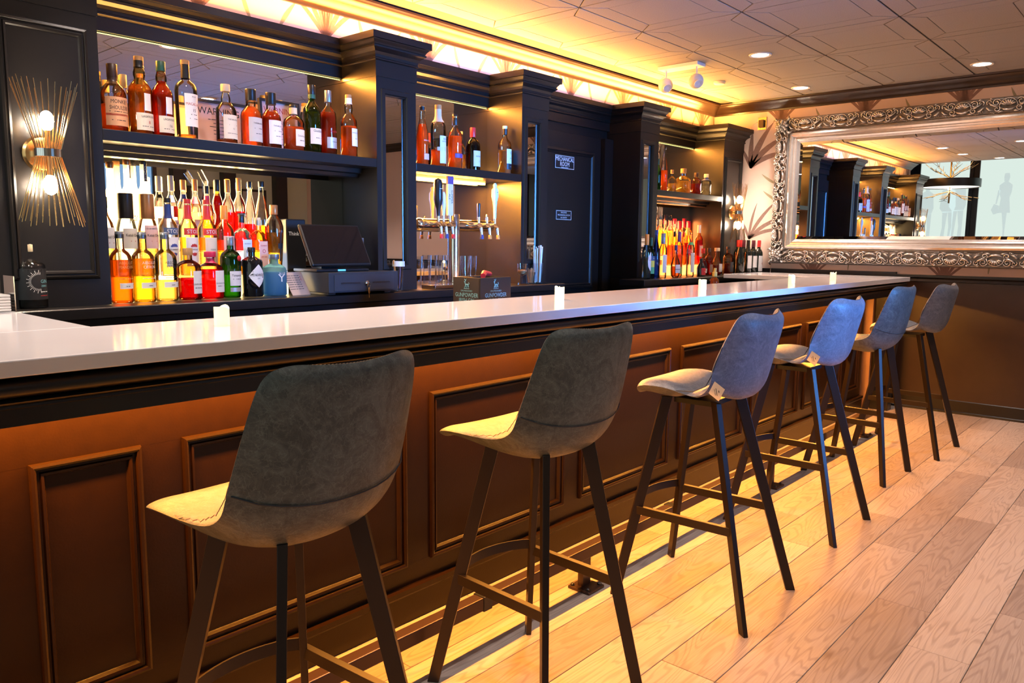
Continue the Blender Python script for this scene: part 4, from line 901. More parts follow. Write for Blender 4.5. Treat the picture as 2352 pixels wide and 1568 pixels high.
for _, lb, x, bd, nb, fr_, lm2, fc in fb:
    t = stol(lb, x, bd, nb, fr_, lm2, fc)
    if fc:
        m = MB(); rr2 = .0395+.0018
        for px_, pz in ((-.008, .40), (.0, .405), (.008, .40), (-.012, .385), (-.004, .388), (.004, .388), (.012, .385), (-.008, .285), (0, .29), (.008, .285), (-.004, .27), (.004, .27)):
            a = math.radians(10)+px_/rr2
            m.add([(rr2*sin(a+.0045/rr2*cos(q)), -rr2*cos(a+.0045/rr2*cos(q)), pz*.332+.0045*sin(q)) for q in [2*PI*k/8 for k in range(8)]], [tuple(range(8))])
        m.build('fruit_print', INKS[fc], t)
bottle('gin bottle with orange cap and pink label beside the green bottle', 1.812, 3.352, ZM, .311, .0395, 'absolut', 'clear', 'yellow', .5, 'orange', .80, 1.1, [], [(.14, .56, 48, 'pink', 12)], [('BEEFEATER', .51, .010, 'r', 12, .9), ('mmmm', .40, .006, 'r', 12, 1)], group=GD)
bottle('pale aqua square gin bottle with arched pale blue label', 1.897, 3.352, ZM, .274, .037, 'squat', 'aqua', 'clear', .6, 'black', .86, 1.1, [], [(.06, .58, 34, 'paleblue', 10)], [('BOMBAY', .51, .0085, 'b', 10, .9), ('SAPPHIRE', .24, .0085, 'b', 10, .85), ('O', .38, .030, 'b', 10, .8)], sq=4, group=GD)
bottle('pale yellow square gin bottle with arched pink label', 1.980, 3.352, ZM, .262, .036, 'squat', 'clear', 'yellow', .6, 'cream', .86, 1.1, [], [(.04, .58, 34, 'pink', 10)], [('BOMBAY', .50, .0085, 'r', 10, .9), ('DRY GIN', .30, .008, 'r', 10, .85), ('O', .40, .026, 'r', 10, .8)], sq=4, group=GD)
t = bottle('fluted amber liqueur bottle with copper cap and dark clasp beside the printer', 2.066, 3.352, ZM, .324, .042, 'flare', 'clear', 'gold', .60, 'copper', .86, 1.35, [], [(.18, .62, 7, 'black', 14), (.36, .44, 20, 'black', 14)], [], sq=2.3, group=GD)
# front row on the counter
Z0 = CZ+.0006
ab = lambda a: [('ABSOLUT', .56, .0165, a[1], 12, .85), (a[0], .50, .0165, a[1], 12, .85), ('Country of Sweden', .34, .006, a[1], 12, 1), ('VODKA', .235, .005, 'k', 12, 1)]
bottle('orange tinted clear vodka bottle with short neck and silver cap, first on the counter', 1.311, 3.262, Z0, .286, .042, 'absolut', 'clear', 'orange', .60, 'grey', .90, 1.05, [], [(.20, .28, 50, 'white', 20)], ab(('MANDRIN', 'g')), group=GD)
bottle('yellow lemon vodka bottle with lilac lettering and silver cap', 1.400, 3.262, Z0, .285, .0445, 'absolut', 'clear', 'yellow', .62, 'grey', .90, 1.05, [], [(.20, .28, 50, 'white', 16)], ab(('CITRON', 'p')), group=GD)
bottle('clear vanilla vodka bottle with bold black lettering and silver cap', 1.493, 3.262, Z0, .285, .0445, 'absolut', 'clear', 'pale', .30, 'grey', .90, 1.05, [], [(.20, .28, 50, 'white', 16)], ab(('VANILIA', 'k')), group=GD)
bottle('ribbed red gin bottle with amber shoulders and white label', 1.590, 3.262, Z0, .220, .0475, 'squat', 'amberg', 'crimson', .42, 'cork', .86, 1.25, [], [(.12, .56, 26, 'white', 24)], [('GUNPOWDER', .30, .010, 'k', 24, .85), ('IRISH GIN', .23, .006, 'k', 24, 1)], sq=3, group=GD)
bottle('red gin bottle with red stopper and notched white label', 1.690, 3.262, Z0, .205, .0495, 'squat', 'clear', 'red', .62, 'pink', .88, 1.5, [(.76, .86, 'pink', 1.05)], [(.14, .60, 30, 'white', 26)], [('SAUSAGE TREE', .33, .0085, 'k', 26, .85), ('IRISH VODKA', .27, .005, 'k', 26, 1)], sq=3, group=GD)
t = bottle('bright green gin bottle with white label and red wax seal', 1.786, 3.262, Z0, .269, .045, 'tanq', 'green', 'green', .68, 'grey', .86, 1.1, [], [(.20, .44, 44, 'white', 10), (.10, .17, 44, 'silver', 10)], [('Tanqueray', .37, .014, 'k', 10, .85), ('LONDON DRY GIN', .31, .005, 'k', 10, 1)], group=GD)
MB().lathe([(.001, 0), (.013, 0), (.013, .003), (.010, .005), (.001, .005)], 14).build('wax_seal', CP['red'], t, True, loc=(.018, -.042, .175), rot=(PI/2, 0, .4))
t = bottle('black apothecary gin bottle with white diamond label', 1.890, 3.262, Z0, .224, .0485, 'hend', 'black', None, .5, 'black', .90, 1.15, group=GD)
m = MB(); K = 9; rd = .0485+.0012; rows = []
for q in range(K):
    v = -1+2*q/(K-1); wd = .046*(1-abs(v)**1.15)+.0005
    rows.append([(rd*sin(.10+s*wd/rd), -rd*cos(.10+s*wd/rd), .095+v*.052) for s in (-1, -.5, 0, .5, 1)])
m.rings(rows, False, False, False); dl = m.build('label', LBM['white'], t, True)
for s_, zz, sz in (("HENDRICK'S", .099, .0155), ('GIN', .083, .009)):
    vs, fs = text_mb(s_, sz, .85); MB().add([((rd+.0006)*sin(.10+x/rd), -(rd+.0006)*cos(.10+x/rd), zz+y) for x, y in vs], fs).build('lettering', INK, dl)
bottle('frosted pale blue gin bottle with blue liquor beside the menu card', 2.005, 3.262, Z0, .192, .0515, 'squat', 'frostblue', 'blue', .55, 'grey', .88, 1.4, [], [], [('BLUE', .53, .016, 'w', 10, .9), ('Y', .42, .05, 'w', 6, 1.2)], sq=2.6, group=GD)
t = bottle('clear gin bottle with black sunburst label and cream stopper, alone before the sconce', .972, 3.222, Z0, .234, .0535, 'squat', 'clear', 'clear', .15, 'cream', .88, 1.3, [(.77, .88, 'black', 1.06)], [(.14, .62, 80, 'black', 5)], [('GIN', .42, .018, 't', 34, .9), ('ZERO', .35, .010, 't', 34, 1), ('LONDON DRY', .26, .005, 'w', 34, 1), ('ALCOHOL FREE', .20, .0045, 'r', 34, 1)])
m = MB()
for k in range(22):
    a = math.radians(80+200*k/21); r0, r1 = .026, .034+.008*(k % 2)
    p0 = (r0*cos(a), .098+r0*sin(a)); p1 = (r1*cos(a), .098+r1*sin(a)); dx, dz = -sin(a)*.0008, cos(a)*.0008; rw = .0535+.0016
    m.add([(rw*sin(.22+p[0]/rw), -rw*cos(.22+p[0]/rw), p[1]) for p in ((p0[0]-dx, p0[1]-dz), (p0[0]+dx, p0[1]+dz), (p1[0]+dx, p1[1]+dz), (p1[0]-dx, p1[1]-dz))], [(0, 1, 2, 3)])
m.build('sunburst_print', INKW, t)
# far orange group, front row
bottle('pale aperitif bottle with orange foil neck and white oval label, first of the far group', 5.00, 3.09, Z0, .328, .0335, 'bord', 'aqua', 'clear', .5, 'orange', .76, 1.05, [], [(.18, .60, 48, 'white', 8)], [('LILLET', .42, .014, 'r', 8, .9)], group=GE, oval=True)
bottle('green mezcal bottle with navy and yellow label', 5.085, 3.105, Z0, .305, .0275, 'bord', 'green', None, .5, 'green', .80, 1.1, [], [(.44, .55, 70, 'blue', 0), (.28, .44, 70, 'yellow', 0), (.12, .28, 70, 'green', 0)], [('VIDA', .49, .012, 'w', 6, 1)], group=GE)
bottle('cobalt blue bottle with tall neck in the far group', 5.165, 3.11, Z0, .362, .030, 'taper', 'blue', None, .5, 'navy', .90, 1.15, group=GE)
bottle('clear gin bottle with white label and green sprig', 5.25, 3.10, Z0, .340, .030, 'tall', 'clear', 'clear', .4, 'grey', .76, 1.1, [], [(.12, .52, 62, 'white', 4)], [('Y', .22, .03, 'g', 10, 1)], group=GE)
bottle('clear round shouldered bottle with white label and thin black line', 5.41, 3.08, Z0, .250, .037, 'round', 'clear', 'peach', .35, 'navy', .84, 1.1, [], [(.14, .40, 62, 'white', 4), (.25, .265, 62, 'black', 4)], group=GE)
bottle('amber bottle with lime green lower label behind the white ones', 5.60, 3.16, Z0, .355, .029, 'tall', 'clear', 'peach', .5, 'purple', .78, 1.08, [], [(.06, .22, 70, 'lime', 4)], group=GE)
bottle('tall clear spirit bottle with long white label and emerald neck band', 5.68, 3.10, Z0, .352, .032, 'tall', 'clear', 'clear', .5, 'glass', .86, 1.05, [(.72, .78, 'greenb', 1.05)], [(.10, .54, 60, 'white', 6)], [('o', .47, .03, 'k', 8, 1), ('mmm', .40, .0068, 'k', 8, 1), ('mmmmm', .36, .0068, 'k', 8, 1)], group=GE)
bottle('short dark liqueur bottle with red label in front', 5.80, 3.065, Z0, .145, .036, 'burg', 'black', None, .5, 'black', .86, 1.1, [], [(.08, .46, 62, 'red', 6)], [('Grand', .27, .013, 'w', 8, .9)], group=GE)
bottle('ball shaped dark red liqueur bottle with red cap', 5.93, 3.12, Z0, .225, .037, 'round', 'amberg', 'plum', .55, 'red', .82, 1.3, [], [(.10, .26, 40, 'cream', 6)], group=GE)
bottle('whiskey bottle with tan label and brown cap in the far group', 6.05, 3.13, Z0, .228, .034, 'scotch', 'amberg', 'dark', .55, 'dbrown', .86, 1.4, [], [(.10, .40, 50, 'brown', 6)], group=GE)
bottle('stout clear decanter bottle with cream stopper and dark liquor', 6.16, 3.11, Z0, .230, .047, 'round', 'clear', 'dark', .36, 'cream', .88, 1.6, [], [(.12, .42, 36, 'grey', 0)], group=GE)
bottle('stout dark whiskey bottle with black label on the counter edge by the wines', 6.29, 3.07, Z0, .242, .046, 'squat', 'amberg', 'dark', .40, 'black', .90, 1.3, [], [(.10, .46, 44, 'black', 6)], [('B', .3, .03, 'g', 6, 1)], group=GE)
for lb, x, capc, sh in (('orange glowing bottle with clear stopper on the lower far step', 5.80, 'glass', 'round'), ('orange glowing bottle with black cap on the lower far step', 5.872, 'black', 'round'), ('orange glowing bottle with brown cap and square shoulders on the lower far step', 5.948, 'dbrown', 'scotch'), ('orange glowing bottle with red cap on the lower far step', 6.022, 'red', 'round')):
    bottle(lb, x, 3.362, 1.1262, .285, .033, sh, 'clear', 'peach', .6, capc, .84, 1.15, group=GE)
bottle('orange red aperitif bottle with red label and yellow neck', 6.10, 3.362, 1.1262, .320, .034, 'bord', 'clear', 'red', .6, 'yellow', .80, 1.1, [], [(.3, .42, 60, 'red', 6)], group=GE)
bottle('red cherry liqueur bottle with white capsule and red label', 6.30, 3.362, 1.1262, .349, .036, 'bord', 'amberg', 'red', .62, 'white', .80, 1.12, [], [(.2, .50, 60, 'red', 6), (.2, .48, 52, 'cream', 6)], group=GE)
for lb, x, capc, sh, hh in (('orange round bottle with clear ball stopper on the upper far step', 5.785, 'glass', 'round', .35), ('orange bottle with dark stopper on the upper far step', 5.86, 'dbrown', 'round', .345), ('orange bottle with clear square stopper on the upper far step', 5.935, 'glass', 'scotch', .343), ('orange bottle with plum cap on the upper far step', 6.01, 'pink', 'round', .315)):
    bottle(lb, x, 3.445, 1.2062, hh, .033, sh, 'clear', 'peach', .62, capc, .86, 1.15, group=GE)
for lb, x, hh in (('bourbon bottle with red wax neck, first of three on the upper far step', 6.10, .30), ('bourbon bottle with the tallest red wax neck of three', 6.18, .323), ('bourbon bottle with red wax neck, last of three by the column', 6.26, .303)):
    bottle(lb, x, 3.445, 1.2062, hh, .0345, 'squat', 'clear', 'peach', .6, 'pink', .76, 1.15, sq=2.6, group=GE)
# wines
WZ = CZ+.0006
def wine(lb, x, y, capc, lab=None, sh='bord', r=.0365, tx=()): bottle(lb, x, y, WZ, .30, r, sh, 'wine', None, .5, capc, .80, 1.1, [], [lab] if lab else [], tx, group=GW)
wine('sloping shouldered red wine bottle with bright red capsule and narrow white label', 6.395, 2.995+.02, 'red', (.10, .36, 26, 'white', 30), 'burg', .038)
wine('red wine bottle with red capsule behind the sloping one', 6.505, 3.085, 'red', (.15, .48, 60, 'cream', 0))
wine('wine bottle with black capsule and tall white label', 6.53, 3.005, 'black', (.18, .55, 62, 'white', 0), tx=[('CHATEAU', .45, .006, 'k', 0, 1)])
wine('wine bottle with maroon capsule behind the white labels', 6.615, 3.085, 'maroon')
wine('wine bottle with maroon capsule and square white label', 6.64, 3.005, 'maroon', (.20, .54, 62, 'white', 0), tx=[('RESERVA', .40, .006, 'k', 0, 1)])
wine('wine bottle with yellow foil in the back of the wines', 6.715, 3.085, 'yellow')
wine('wine bottle with wide red capsule and red cross on its label', 6.755, 3.005, 'red', (.08, .54, 62, 'white', 0), tx=[('+', .30, .05, 'r', 0, 1)])

# ================================================================== WARNING FRAMES
def framed(label, x0, x1, h, y, lines, ink2=None):
    t = thing('warning_frame', label, 'framed notice', ((x0+x1)/2, y, S), 0); t.rotation_euler = (-.09, 0, 0)
    w = (x1-x0)/2
    for a, b, c, d in ((-w, w, 0, .012), (-w, w, h-.012, h), (-w, -w+.012, .012, h-.012), (w-.012, w, .012, h-.012)): MB().box(a, b, -.012, .008, c, d).build('frame', BLACK, t)
    pp = MB().box(-w+.0121, w-.0121, -.002, .006, .0121, h-.0121).build('sheet', LBM['pink'], t)
    by = {}
    for s, z, sz, ink, sx in lines: flat_text(by.setdefault(ink, MB()), s, sz, (0, -.0028, z), sx=sx)
    for k, m in by.items(): m.build('lettering', INKS[k], pp)
framed('black framed pink notice headed WARNING in thin black letters', 1.69, 1.985, .205, 3.40, [('WARNING', .155, .044, 'k', .95)] + [(s, .120-.016*i, .0069, 'k', 1) for i, s in enumerate(['mmm mmmmmmmmm mmmm mmm mmmm', 'mmmmmm mmmm mmm', 'mmmmmmm mmm mmmmmmm mmmm', 'mmm mmmm mmmm mm', 'mmmmmm mmmmm mmm', 'mmmmmmmm mm'])])
framed('black framed pink notice headed WARNING in bold red letters', 2.055, 2.275, .255, 3.42, [('WARNING', .205, .040, 'r', .88), ('DRINKING', .150, .022, 'k', .9), ('ALCOHOLIC BEV', .120, .018, 'k', .85), ('mmmmm mmmmmm mmmmmm mmmm', .096, .0069, 'k', 1), ('mmmmm mmmm mmmmmmm', .070, .0069, 'k', 1), ('mmmmmmm mmmmm mmm', .044, .0069, 'k', 1)])

# ================================================================== TILL AND COUNTER THINGS
t = thing('cash_drawer', 'dark steel cash drawer with two slots and hanging keys', 'cash drawer', (2.392, 3.245, CZ+.0006))
MB().box(-.212, .212, -.165, .118, .010, .108).build('case', mat('dark_blue_grey_steel', (.035, .036, .042), .4, metal=.3), t, bev=.003)
MB().box(-.182, .182, -.168, -.1655, .018, .095).build('drawer_front', mat('drawer_steel', (.042, .044, .052), .4, metal=.3), t, bev=.001)
for a, b in ((-.145, -.03), (.045, .155)): MB().box(a, b, -.1692, -.1682, .052, .059).build('slot', BLACK, t)
lk = MB().lathe([(.001, 0), (.012, 0), (.012, .006), (.008, .009), (.001, .009)], 16).build('lock', CHROME, t, True, loc=(.008, -.1683, .052), rot=(PI/2, 0, 0))
MB().tube([(.012*sin(a)*.6, 0, -.012+.012*cos(a)) for a in [2*PI*k/16 for k in range(17)]], .0012, 5).box(-.005, .005, -.001, .001, -.048, -.024).box(-.002, .002, -.001, .001, -.072, -.048).build('key', CHROME, t, loc=(.012, -.181, .054))
for a in (-.17, .17): MB().box(a-.02, a+.02, -.13, .10, .0, .0098).build('foot', BLACK, t)
t = thing('till_terminal', 'black touchscreen till terminal tilted back on the cash drawer', 'till', (2.30, 3.235, CZ+.1095))
MB().box(-.14, .17, -.09, .11, 0, .014).build('base', BLACK, t, bev=.004)
m = MB().box(-.175, .175, -.008, .012, 0, .225); sc = m.build('screen_case', BLACK, t, loc=(0, -.10, .028), rot=(-.50, 0, 0), bev=.008)
MB().box(-.165, .165, -.0095, -.0085, .010, .215).build('screen', SCREEN, sc)
MB().bar((0, .03, .012), (0, .0, .12), .10, .05).build('stand', BLACK, t)
MB().box(-.02, .025, -.092, -.0905, .003, .011).build('status_light', glow('blue_status_lamp', (.1, .45, 1), 1.2), t)
MB().box(.177, .195, -.02, .03, .075, .165).build('card_reader', mat('reader_grey', (.12, .12, .13), .35), t, bev=.003)
t = thing('receipt_printer', 'black receipt printer with white script standing behind the till', 'printer', (2.19, 3.41, CZ))
MB().box(-.0, .11, -.05, .05, .11, .362).build('case', BLACK, t, bev=.006); MB().box(.0, .11, -.05, .05, 0, .1099).build('base', BLACK, t)
flat_text(MB(), 'Think', .026, (.04, -.0512, .29)).build('lettering', INKW, t)
t.location = (2.15, 3.428, CZ+.0006)
t = thing('menu_card', 'brown menu card leaning beside the cash drawer', 'menu', (2.11, 3.20, CZ))
m = MB().box(-.055, .055, -.0015, .0015, 0, .125); mc = m.build('card', mat('menu_paper', (.46, .34, .28), .6), t, rot=(-.55, 0, .15))
b = MB()
for i in range(7): flat_text(b, 'mmmmmmmm mmm mmmm mmm', .0066, (-.012, -.002, .105-.012*i))
b.build('lettering', INK, mc); flat_text(MB(), 'mm mmm', .0069, (.035, -.0021, .09), (0, 0, -1), (1, 0, 0)).build('title_lettering', INKR, mc)
def cup(name, label, x, y, z, h, r, cat, taper=.75):
    t = thing(name, label, cat, (x, y, z))
    MB().lathe([(r*taper*.9, .002), (r*taper, .0), (r, h), (r-.002, h), (r*taper-.002, .006), (.001, .006)], 20, cap0=True, cap1=False).build('glass', CLEARL, t, True); return t
t = cup('pen_cup', 'clear plastic cup holding pens beside the cash drawer', 2.675, 3.16, CZ+.0006, .155, .032, 'cup', .6)
MB().lathe([(.033, .128), (.033, .155)], 20, cap0=False, cap1=False).build('paper_band', WHITE, t, True)
MB().tube([(-.008, 0, .012), (-.032, 0, .16)], .005, 8).build('pen', CP['orange'], t); MB().tube([(.004, 0, .012), (.012, .0, .135)], .004, 8).build('pen', CP['maroon'], t)
t = thing('napkin_holder', 'chrome napkin holder with white napkins at the end of the counter', 'napkin holder', (.80, 3.03, CZ+.02)); t.location = (.735, 2.885, 1.0665)
MB().box(-.075, -.072, -.05, .05, 0, .10).build('side_plate', CHROME, t); MB().box(.072, .075, -.05, .05, 0, .115).build('side_plate', CHROME, t); MB().box(-.072, .072, -.05, .05, 0, .003).build('base_plate', CHROME, t)
for k in range(6): MB().box(-.062, .062, -.048, .048, .0035+.009*k, .0115+.009*k).build('napkin', WHITE, t, bev=.002)
# beer tower
t = thing('beer_tower', 'chrome beer tower with tap handles in a row', 'beer tower', (3.205, 3.29, CZ+.0006))
MB().lathe([(.055, 0), (.055, .01), (.036, .014), (.036, .30)], 24).lathe([(.036, .30), (.036, .415), (.034, .418), (.001, .42)], 24).build('column', CHROME, t, True)
MB().tube([(-.27, 0, .355), (.30, 0, .355)], .034, 20).build('manifold', CHROME, t, True)
for a in (-.27, .30): MB().sphere((a, 0, .355), .036, 16, 10).build('end_cap', CHROME, t, True)
def handle(kind, tipm, dx):
    f = MB().tube([(dx, -.03, .355), (dx, -.075, .362), (dx, -.092, .34), (dx, -.098, .30)], [.012, .013, .011, .008], 10).tube([(dx, -.072, .362), (dx, -.072, .405)], .009, 10).build('faucet', CHROME, t, True)
    MB().lathe([(.012, 0), (.010, .022), (.007, .026)], 10, (dx, -.099, .277)).build('spout_tip', tipm, f, True)
    o = (dx, -.072, .400)
    if kind == 'black_big':
        h = MB().lathe([(.010, 0), (.012, .04), (.022, .07), (.026, .09), (.026, .175), (.018, .20), (.001, .208)], 16, o).build('handle', BLACK, t, True)
        flat_text(MB(), 'mmmm mm', .0062, (dx, -.0990, .55)).build('lettering', INKW, h)
    elif kind == 'white_slim':
        MB().lathe([(.008, 0), (.010, .03), (.014, .06), (.013, .12), (.006, .135)], 12, o).build('handle', INKW, t, True)
    elif kind == 'summer':
        h = MB().bar((dx, -.072, .405), (dx, -.072, .60), .042, .016).build('handle', mat('cream_tap_handle', (.75, .60, .36), .4), t, bev=.003)
        m = MB(); flat_text(m, 'SUMMER', .020, (dx+.008, -.0805, .51), (0, 0, -1), (1, 0, 0)); flat_text(m, 'ALE', .020, (dx-.010, -.0805, .51), (0, 0, -1), (1, 0, 0)); m.build('lettering', INK, h)
        MB().bar((dx, -.072, .58), (dx, -.072, .625), .045, .02).build('handle_crest', LBM['purple'], t, bev=.004)
    elif kind == 'black_small':
        MB().lathe([(.008, 0), (.009, .03), (.012, .075), (.010, .085)], 12, o).build('handle', BLACK, t, True)
    elif kind == 'white_big':
        h = MB().lathe([(.009, 0), (.010, .06), (.014, .10), (.021, .13), (.020, .17), (.010, .185), (.012, .20), (.006, .21)], 14, o).build('handle', WHITE, t, True)
        flat_text(MB(), 'mmm', .0062, (dx, -.0935, .555)).build('lettering', INK, h)
    else: MB().lathe([(.006, 0), (.006, .02), (.003, .024)], 10, o).build('stub', CHROME, t, True)
for kd, tp, dx in (('black_big', CP['red'], -.190), ('white_slim', CP['navy'], -.150), ('summer', CP['red'], -.100), ('black_small', CP['navy'], .135), ('stub', CP['orange'], .205), ('white_big', CP['orange'], .275)): handle(kd, tp, dx)
dt = MB().box(2.90, 3.18, 3.12, 3.235, CZ+.001, CZ+.022).build('drip_tray', CHROME, bev=.003); tag(dt, 'steel drip tray below the beer taps', 'tray')
PG = 'pint glasses by the beer tower'
for i, (x, y, w_) in enumerate([(2.895, 3.40, 'first by the first column'), (2.955, 3.33, 'second by the first column'), (3.30, 3.36, 'nearest the tower column'), (3.365, 3.34, 'second from the tower column'), (3.43, 3.36, 'third from the tower column'), (3.34, 3.43, 'behind the others')]):
    g = cup('pint_glass', 'clear pint glass, ' + w_, x, y, CZ+.0006, .175, .030, 'glass', .78); g['group'] = PG
t = thing('goblet', 'small stemmed goblet with nuts on the counter by the straws', 'glass', (3.665, 3.155, CZ+.0006))
MB().lathe([(.030, 0), (.030, .003), (.005, .008), (.004, .05), (.02, .062), (.031, .08), (.033, .13), (.031, .13), (.029, .082), (.001, .068)], 20, cap1=False).build('bowl', CLEARL, t, True)
MB().lathe([(.012, .066), (.028, .082), (.028, .090), (.001, .092)], 14).build('nuts', CP['cork'], t)
t = cup('toothpick_glass', 'short glass filled with wooden toothpicks', 3.745, 3.155, CZ+.0006, .075, .032, 'glass', .75)
rn = random.Random(5)
for k in range(26): a = rn.random()*6.3; q = rn.random()*.018; MB().tube([(q*cos(a), q*sin(a), .01), (q*1.7*cos(a), q*1.7*sin(a), .085+.02*rn.random())], .0014, 4).build('toothpick', CP['cork'], t)
t = cup('straw_cup', 'clear cup with paper wrapped white straws beside the door', 3.825, 3.165, CZ+.0006, .13, .038, 'cup', .8)
for k in range(16): a = rn.random()*6.3; q = .006+rn.random()*.018; MB().tube([(q*cos(a), q*sin(a), .01), (q*1.5*cos(a)+.008, q*1.5*sin(a), .215+.03*rn.random())], .0042, 6).build('straw', WHITE, t)
tag(MB().lathe([(.030, 0), (.034, .014), (.030, .014), (.027, .004), (.001, .004)], 20, (3.58, 3.15, CZ+.0006)).build('ash_dish', CLEARL, smooth=True), 'tiny glass dish on the counter near the goblet', 'dish')
t = thing('bar_caddy', 'black wooden caddy box with teal gin lettering behind the bar', 'caddy', (2.462, 2.36, .961))
MB().box(0, .20, 0, .008, 0, .187).build('side_board', BLACK, t); MB().box(0, .008, .0081, .17, 0, .187).build('side_board', mat('warm_lit_board', (.03, .018, .013), .5), t)  # warm light on the left board is put into its colour
MB().box(.192, .20, .0081, .17, 0, .187).build('side_board', BLACK, t); MB().box(.0081, .1919, .162, .17, 0, .187).build('side_board', BLACK, t); MB().box(.0081, .1919, .0081, .1619, 0, .008).build('base_board', BLACK, t)
def gp(o, rgt):
    m = MB(); flat_text(m, 'GUNPOWDER', .026, o+Vector((0, 0, .108)), rgt, sx=.85); flat_text(m, 'IRISH GIN', .026, o+Vector((0, 0, .084)), rgt, sx=.85); flat_text(m, 'DRUMSHANBO', .0095, o+Vector((0, 0, .127)), rgt, sx=1.1)
    # leaping emblem
    r_ = Vector(rgt); Z = Vector((0, 0, 1)); c = o+Vector((0, 0, .153))
    for pts, rad in (([(-.012, -.012), (-.006, .0), (.004, .004), (.010, .0), (.012, -.010)], .0022), ([(-.006, 0), (-.010, .012), (-.006, .020)], .002), ([(-.010, .012), (-.014, .014), (-.012, .018)], .0014), ([(-.006, .020), (-.012, .026)], .0012), ([(-.005, .020), (-.001, .027)], .0012), ([(.010, 0), (.016, .006), (.013, .012)], .0014), ([(-.004, -.002), (-.002, -.012)], .0016), ([(.004, 0), (.002, -.012)], .0016), ([(-.016, -.016), (.016, -.016)], .001)):
        m.tube([c + r_*a + Z*b_ for a, b_ in pts], rad, 4)
    return m
gp(Vector((.10, -.0008, 0)), (1, 0, 0)).build('lettering', INKT, t); gp(Vector((-.0008, .085, 0)), (0, -1, 0)).build('lettering', INKT, t)
tag(MB().tube([(2.52, 2.40, 1.155), (2.56, 2.43, 1.165), (2.61, 2.44, 1.16)], [.012, .014, .010], 8).tube([(2.54, 2.42, 1.15), (2.53, 2.42, .972)], .008, 8).build('garnish_tool', mat('red_silicone', (.55, .02, .03), .4), smooth=True), 'red silicone tool lying in the black caddy box', 'utensil')
# candles
CG = 'flameless candles on the bar top'; CDL = mat('candle_wax', (.85, .80, .55), .5, emis=(1, .84, .38), estr=.62); CTP = glow('candle_glow', (1, .90, .5), 1.6)
for i, (x, y, lb) in enumerate([(1.073, 2.018, 'flameless wax candle nearest the camera on the bar top'), (2.588, 2.019, 'flameless wax candle before the mechanical room door'), (3.716, 1.952, 'flameless wax candle before the orange lit bottles'), (4.817, 1.918, 'flameless wax candle at the mirror end, nearer of two'), (5.563, 1.924, 'flameless wax candle farthest along the bar')]):
    t = thing('candle', lb, 'candle', (x, y, 1.0665), i*1.1, CG); n = 24; rr0 = .0205; H = .052
    top = lambda a: H + .0035*sin(2*a+.4) + .002*sin(3*a)
    ring = lambda r, z: [(r*cos(2*PI*k/n), r*sin(2*PI*k/n), z if z is not None else top(2*PI*k/n)) for k in range(n)]
    MB().rings([ring(rr0*.97, 0), ring(rr0, .002), ring(rr0, None), ring(rr0*.86, None)], True, False).rings([ring(rr0*.85, None), ring(rr0*.80, H-.012)], False, True).build('wax_body', CDL, t, True)
    MB().lathe([(.004, H-.0118), (.004, H-.004), (.001, H+.004)], 10).build('flame_bulb', CTP, t, True)
    point('candle_lamp', (x, y, 1.0665+H+.012), .12, (1, .86, .5), .012)
# juice bottle and pour spout on the work shelf behind the bar
t = bottle('orange juice pour bottle with yellow cap standing behind the bar', 4.85, 2.46, .9606, .16, .032, 'tall', 'clear', 'orange', .7, 'yellow', .80, 1.3, name='pour_bottle')
MB().tube([(0, 0, .155), (.006, 0, .185)], .010, 8).build('spout', CP['yellow'], t)
tag(MB().tube([(6.55, 2.80, 1.067), (6.553, 2.80, 1.175)], .003, 6).sphere((6.553, 2.80, 1.178), .005, 8, 6).build('bar_spoon', CHROME, smooth=True), 'thin chrome bar spoon standing near the wine bottles', 'utensil')

# ================================================================== ORNATE MIRROR
MY0, MY1, MZ0, MZ1 = .30, 2.925, 1.145, 2.405
t = thing('ornate_mirror', 'large wall mirror in an ornate carved silver frame', 'mirror', (XW, (MY0+MY1)/2, (MZ0+MZ1)/2))
OY, OZ = (MY0+MY1)/2, (MZ0+MZ1)/2
DKSILVER = mat('dark_silver_ground', (.24, .20, .175), .42, metal=.6, noise=.5, nscale=50)  # darker silver for the ground behind the ornaments
FP = [(0, 0), (0, .028), (.012, .042), (.10, .046), (.112, .030), (.122, .034), (.135, .052), (.150, .058), (.165, .050), (.172, .034), (.182, .030), (.190, .036), (.20, .028), (.215, .012), (.218, .006)]
m = MB(); C4 = []
for ins, out in FP: C4.append([(-out-.001, MY0+ins-OY, MZ0+ins-OZ), (-out-.001, MY1-ins-OY, MZ0+ins-OZ), (-out-.001, MY1-ins-OY, MZ1-ins-OZ), (-out-.001, MY0+ins-OY, MZ1-ins-OZ)])
for a, b in zip(C4, C4[1:]):
    for i in range(4): j = (i+1) % 4; m.add([a[i], a[j], b[j], b[i]], [(0, 1, 2, 3)])
m.build('frame_moulding', SILVER, t, True)
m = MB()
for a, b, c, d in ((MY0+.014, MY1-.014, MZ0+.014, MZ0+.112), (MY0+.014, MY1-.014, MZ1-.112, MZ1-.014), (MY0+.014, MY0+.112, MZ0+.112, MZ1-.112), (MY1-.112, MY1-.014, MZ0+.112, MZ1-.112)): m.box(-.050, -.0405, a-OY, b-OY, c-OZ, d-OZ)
m.build('relief_ground', DKSILVER, t)
ga = .205
MB().box(-.012, -.008, MY0+ga-OY, MY1-ga-OY, MZ0+ga-OZ, MZ1-ga-OZ).build('mirror_pane', MIRR, t)
